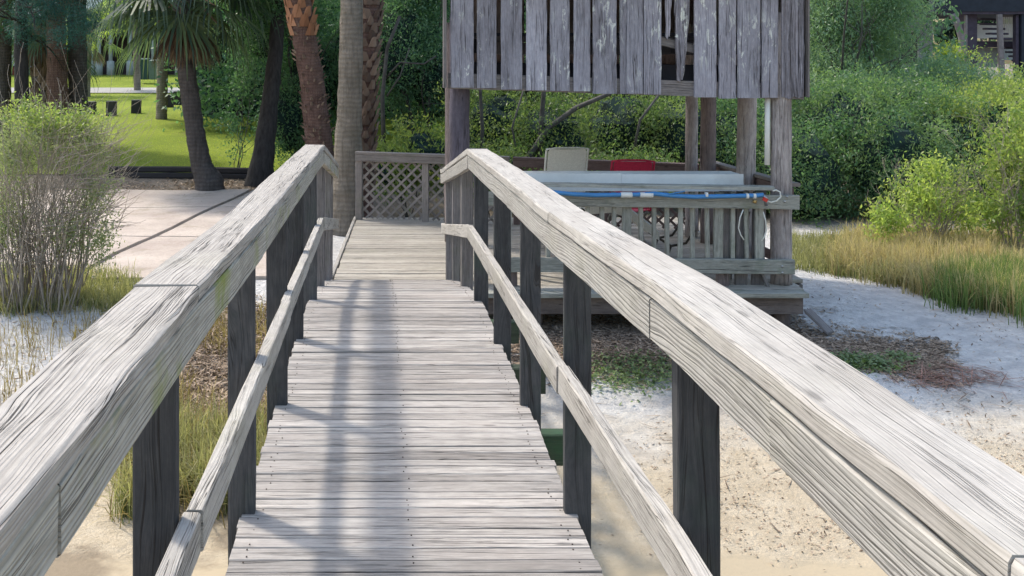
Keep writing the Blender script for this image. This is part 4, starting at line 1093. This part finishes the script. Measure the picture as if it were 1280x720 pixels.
# ------------------------------------------------------------------ timber edging, stumps, bins, houses
te=empty('timber_edging',tuple(hit(220,222)),'long dark landscape timber edging along the front of the lawn','edging')
for k,(hh) in enumerate((.06,.17)):
    m=MB(); a=hit(138,222); b=hit(330,226); m.sweep([(a.x-.02*k,19.72+.03*k,gz(a.x,19.7)+hh),((a.x+b.x)/2,19.6+.03*k,gz((a.x+b.x)/2,19.7)+hh),(b.x,19.45+.03*k,gz(b.x,19.5)+hh)],(0,1,0),(0,0,1),.12,.105,.02,.003,seg=.3); m.build('timber',W_timber,te)
stump_px=[(115,128,144,10),(139,127.5,146,12),(170,126,143,11),(211,119,135,11),(222,115,132,10),(20,126,142,11)]
st_lab=['low dark bollard stump just right of the dark bare trunk','squat bollard stump, the one with open lawn on both sides, nearer the bush','bollard stump midway between the bush and the pale palm stem','bollard stump touching the right side of the pale palm stem','bollard stump partly behind the dark leaning palm','bollard stump behind the left end of the bush']
for (px,yt,yb,wp),lbl in zip(stump_px,st_lab):
    h=hit(px,yb); H=(yb-yt)/F*h.y; w=wp/F*h.y
    root=empty('bollard_stump',tuple(h),lbl,'bollard','timber bollards on the lawn')
    m=MB(); m.sweep([(h.x,h.y,h.z-.05),(h.x+random.gauss(0,.01),h.y,h.z+H)],(1,0,0),(0,1,0),w,w*.8,.02,.003,seg=.1); m.build('shaft',W_timber,root)
    m=MB(); m.sweep([(h.x,h.y,h.z+H-.0),(h.x,h.y,h.z+H+.025)],(1,0,0),(0,1,0),w*.92,w*.72,.02); m.build('top',W_pale,root)
M_bin=simple('green_bin_plastic',(.012,.05,.05),.5,10,.2); M_bin2=simple('grey_green_bin_plastic',(.10,.15,.12),.5,10,.2)
def wheelie(px,yt,yb,wp,mat,label):
    Y=50.; a=P(px,yb,Y); H=(yb-yt)/F*Y; w=wp/F*Y
    root=empty('wheelie_bin',tuple(a),label,'bin','wheelie bins')
    m=MB(); z0,z1=a.z+.02,a.z+H*.9
    vs=[(a.x+sx*w*q/2,Y+sy*w*q/2,z) for z,q in ((z0,.82),(z1,1)) for sx,sy in ((-1,-1),(1,-1),(1,1),(-1,1))]
    m.add(vs,[(0,3,2,1),(4,5,6,7),(0,1,5,4),(1,2,6,5),(2,3,7,6),(3,0,4,7)]); m.build('body',mat,root)
    m=MB(); m.sweep([(a.x,Y-w*.56,z1+.03),(a.x,Y+w*.5,z1+.09)],(1,0,0),(0,0,1),w*1.1,.06,.02); m.build('lid',mat,root)
    for s in (-1,1):
        m=MB(); m.tube([(a.x+s*w*.35,Y+w*.5,z0+.12),(a.x+s*w*.42,Y+w*.5,z0+.12)],.12,12); m.build('wheel',M_dark,root)
wheelie(181,73,100,11,M_bin,'dark green wheelie bin under the far house')
wheelie(191,75,100,10,M_bin2,'paler grey-green wheelie bin right of the dark green one')

M_wallw=simple('white_siding',(.72,.74,.76),.7,3,.08); M_conc=simple('concrete_column',(.34,.37,.36),.8,5,.2)
M_shade=simple('understorey_shade',(.07,.055,.07),.9,1.5,.5); M_glassd=simple('dark_window_glass',(.04,.05,.07),.15,2,.2,spec=.6)
M_blueh=simple('pale_blue_siding',(.42,.50,.58),.7,6,.12,stretch=(1,1,12)); M_redb=simple('red_brick',(.3,.08,.05),.85,20,.4)
def hx(px,Y): return (px-CX)/F*Y
# far left stilt house
hl=empty('stilt_house',(hx(120,58),58,.8),'pale raised house on concrete columns beyond the lawn at upper left','house')
Yh=58; x0,x1=hx(-60,Yh),hx(300,Yh)
m=MB(); m.box(((x0+x1)/2,Yh+5,5.9),(x1-x0,10,3.4)); m.build('wall',M_wallw,hl)
m=MB(); m.box(((x0+x1)/2,Yh+5,4.08),(x1-x0+.4,10.4,.3)); m.build('floor_slab',M_conc,hl)
m=MB(); m.add([(x0-.6,Yh-.6,7.6),(x1+.6,Yh-.6,7.6),(x1+.6,Yh+10.6,7.6),(x0-.6,Yh+10.6,7.6),(x0+3,Yh+5,10),(x1-3,Yh+5,10)],[(0,1,5,4),(1,2,5),(2,3,4,5),(3,0,4),(3,2,1,0)]); m.build('roof',M_roof,hl)
m=MB(); m.box(((x0+x1)/2,Yh+6.5,2.4),(x1-x0,.3,3.1)); m.build('back_panel',M_shade,hl)  # dark sheet holds the under-house shade in its colour
for px in (8,30,64,112,122,136.5,161,190,222,250):
    X=hx(px,Yh); m=MB(); z0=gz(X,Yh); m.tube([(X,Yh+.3,z0),(X,Yh+.3,3.95)],.11,10); m.tube([(X,Yh+.3,z0-.1),(X,Yh+.3,z0+.82),(X,Yh+.3,z0+.86)],[.22,.22,.14],12); m.build('column',M_conc,hl)
for pxa,pxb,ya,yb in ((12,22,36,82),(38,44,52,86),(-30,2,30,80)):
    m=MB(); a=P(pxa,ya,Yh+1.5); b=P(pxb,yb,Yh+1.5); m.box(((a.x+b.x)/2,Yh+1.5,(a.z+b.z)/2),(b.x-a.x,.2,a.z-b.z)); m.build('white_panel',M_wallw,hl)
m=MB(); a=P(-30,86,Yh+1); b=P(46,93,Yh+1); m.box(((a.x+b.x)/2,Yh+1.2,(a.z+b.z)/2),(b.x-a.x,.3,.5)); m.build('brick_planter',M_redb,hl)
for px in range(-40,290,45):
    f=MB(); X=hx(px,Yh); f.box((X,Yh-.04,5.9),(1.1,.06,1.5)); w_=f.build('window',M_wallw,hl)
    g_=MB(); g_.box((X,Yh-.085,5.9),(.95,.02,1.35)); gg=g_.build('pane',M_glassd); gg.parent=w_; gg.location=(0,0,0)

# pale blue house at right
Yb2=44; bh=empty('blue_house',(hx(1100,Yb2),Yb2,0),'pale blue-grey clapboard house corner glimpsed between the feathery tree and the dark stilt house','house')
xa_,xb_=hx(1118,Yb2),hx(1166,Yb2)
m=MB(); m.box(((xa_+xb_)/2,Yb2+3,3.2),(xb_-xa_,6,6.8)); m.build('wall',M_blueh,bh)
m=MB()
for z in span(.2,6.4,.2): m.box(((xa_+xb_)/2,Yb2-.012,z),(xb_-xa_,.02,.18),Matrix.Rotation(.1,3,'X'))
m.build('clapboards',M_blueh,bh)
f=MB(); f.box((hx(1134,Yb2),Yb2-.05,2.2),(.9,.08,1.5)); w_=f.build('window',M_wallw,bh)
g_=MB(); g_.box((hx(1134,Yb2),Yb2-.1,2.2),(.75,.03,1.35)); gg=g_.build('pane',M_glassd); gg.parent=w_; gg.location=(0,0,0)
m=MB(); m.add([(xa_-.5,Yb2-.5,6.6),(xb_+.5,Yb2-.5,6.6),(xb_+.5,Yb2+6.5,6.6),(xa_-.5,Yb2+6.5,6.6),((xa_+xb_)/2,Yb2+3,8.5)],[(0,1,4),(1,2,4),(2,3,4),(3,0,4),(3,2,1,0)]); m.build('roof',M_roof,bh)

# dark stilt house at right
M_navy=simple('dark_navy_beam',(.022,.03,.045),.8,3,.3); M_grw=simple('grey_trim_wood',(.22,.20,.20),.85,6,.3); M_purp=simple('dark_purple_wood',(.07,.06,.09),.85,6,.3)
Yd=38; dh=empty('dark_stilt_house',(hx(1230,Yd),Yd,0),'dark raised house on posts with an open stair at the upper right','house')
def pxbox(root,name,mat,x0,y0,x1,y1,Y,dep=.3):
    a=P(x0,y0,Y); b=P(x1,y1,Y); m=MB(); m.box(((a.x+b.x)/2,Y+dep/2,(a.z+b.z)/2),(b.x-a.x,dep,a.z-b.z)); return m.build(name,mat,root)
pxbox(dh,'floor_beam',M_navy,1168,-2,1420,14.5,Yd,.4); pxbox(dh,'upper_wall',M_navy,1172,-120,1420,-2.5,Yd+.3,9)
pxbox(dh,'fascia',M_purp,1172,14.6,1420,17.5,Yd+.05,.25)
pxbox(dh,'underside',M_navy,1174,9,1420,12,Yd+.6,8)
gx=lambda px:hx(px,Yd)
pxbox(dh,'post',M_purp,1208,17.5,1221.5,110,Yd+.4,.5)
pxbox(dh,'post',M_navy,1277,17.5,1290,110,Yd+.1,.5)
m=MB(); m.tube([P(1191,17.5,Yd),P(1197,30,Yd),P(1202,48,Yd),P(1203,64,Yd),P(1202,100,Yd)],[.13,.12,.11,.12,.12],10); m.build('bent_pole',M_grw,dh)
pxbox(dh,'thin_post',M_grw,1207,19,1209.4,72,Yd+.1,.1)
pxbox(dh,'meter_box',M_wallw,1203.5,50,1206.8,59,Yd-.05,.1)
m=MB(); m.sweep([P(1249,18,Yd),P(1253,110,Yd)],(1,0,0),(0,1,0),.18,.12,.005); m.build('newel_post',M_grw,dh)
pxbox(dh,'post',M_purp,1270,19,1273.5,90,Yd+.2,.2)
for k in range(5):
    y=24+k*6.2; m=MB(); a=P(1223,y,Yd+1.2-k*.0); b=P(1246,y+.4,Yd+1.2); m.sweep([a+Vector((0,-.2*k,0)),b+Vector((0,-.2*k,0))],(0,1,0),(0,0,1),.28,.07,.005); m.build('stair_tread',M_purp,dh)
for k in range(5):
    y=60+k*5.2; m=MB(); a=P(1255,y,Yd+1.2); b=P(1270,y+.2,Yd+1.2); m.sweep([a+Vector((0,-.2*k,0)),b+Vector((0,-.2*k,0))],(0,1,0),(0,0,1),.28,.07,.005); m.build('stair_tread',M_purp,dh)
pxbox(dh,'landing_beam',M_purp,1221,51.5,1272,59,Yd+.9,.25)
pxbox(dh,'concrete_panel',M_conc,1221,59.5,1247,84,Yd+1.4,.1)
for k in range(8):
    pxbox(dh,'railing_slat',M_wallw,1253.5+k*2.2,21,1254.7+k*2.2,47,Yd+2.6,.03)
pxbox(dh,'stair_rail',M_grw,1252,19,1272,21,Yd+2.55,.05)
pxbox(dh,'stair_rail',M_grw,1252,47,1272,51,Yd+2.55,.05)
pxbox(dh,'back_panel',M_wallw,1215,30,1300,48,Yd+8.5,.1)  # white sheet stands in for the bright light beyond the stairs
pxbox(dh,'back_panel',M_conc,1250,48.5,1300,75,Yd+8.4,.1)
# shrubs behind/around the stilt house
shrub('yellow_shrub','pale yellow-flecked shrub under the dark stilt house beside its bent pole','shrub',[B(1187,72,34,28,26,.4)],2500,60,.15,.11,L_palmy,stems=4,sr=.02,corescale=.5)
shrub('broadleaf_tree','dark tree behind the bent pole of the stilt house','tree',[B(1185,40,48,50,60,1.5),B(1230,20,56,90,90,2),B(1290,30,60,120,90,2)],9000,200,.3,.2,L_mang,stems=3,sr=.08)

# ------------------------------------------------------------------ camera, light, world
cam=bpy.data.cameras.new('camera'); co=bpy.data.objects.new('camera',cam); COL.objects.link(co); SC.camera=co
co.location=(0,0,EYE); co.rotation_euler=(R(90),0,0); cam.sensor_width=36; cam.lens=36
cam.shift_x=(640-CX)/1280; cam.shift_y=-(360-CY)/1280; cam.clip_end=2000; cam.clip_start=.05
AZ=R(-48); EL=R(57)   # sun ahead and to the left of the view
sd=Vector((math.sin(AZ)*math.cos(EL),math.cos(AZ)*math.cos(EL),math.sin(EL)))
sun=bpy.data.lights.new('sun','SUN'); so=bpy.data.objects.new('sun',sun); COL.objects.link(so)
sun.energy=3.7; sun.angle=R(4); sun.color=(1,.93,.81)
so.rotation_euler=(-sd).to_track_quat('-Z','Y').to_euler(); so.location=(-20,20,30)
w=bpy.data.worlds.new('World'); SC.world=w; w.use_nodes=True; nt=w.node_tree
sk=nt.nodes.new('ShaderNodeTexSky'); sk.sky_type='NISHITA'; sk.sun_disc=False; sk.sun_elevation=EL; sk.sun_rotation=AZ
sk.air_density=1.6; sk.dust_density=3.0; sk.ozone_density=1.4
bgd=nt.nodes['Background']; nt.links.new(sk.outputs[0],bgd.inputs[0]); bgd.inputs[1].default_value=.285
SC.view_settings.view_transform='Standard'; SC.view_settings.look='None'; SC.view_settings.exposure=0
SC.render.resolution_x=1024; SC.render.resolution_y=576
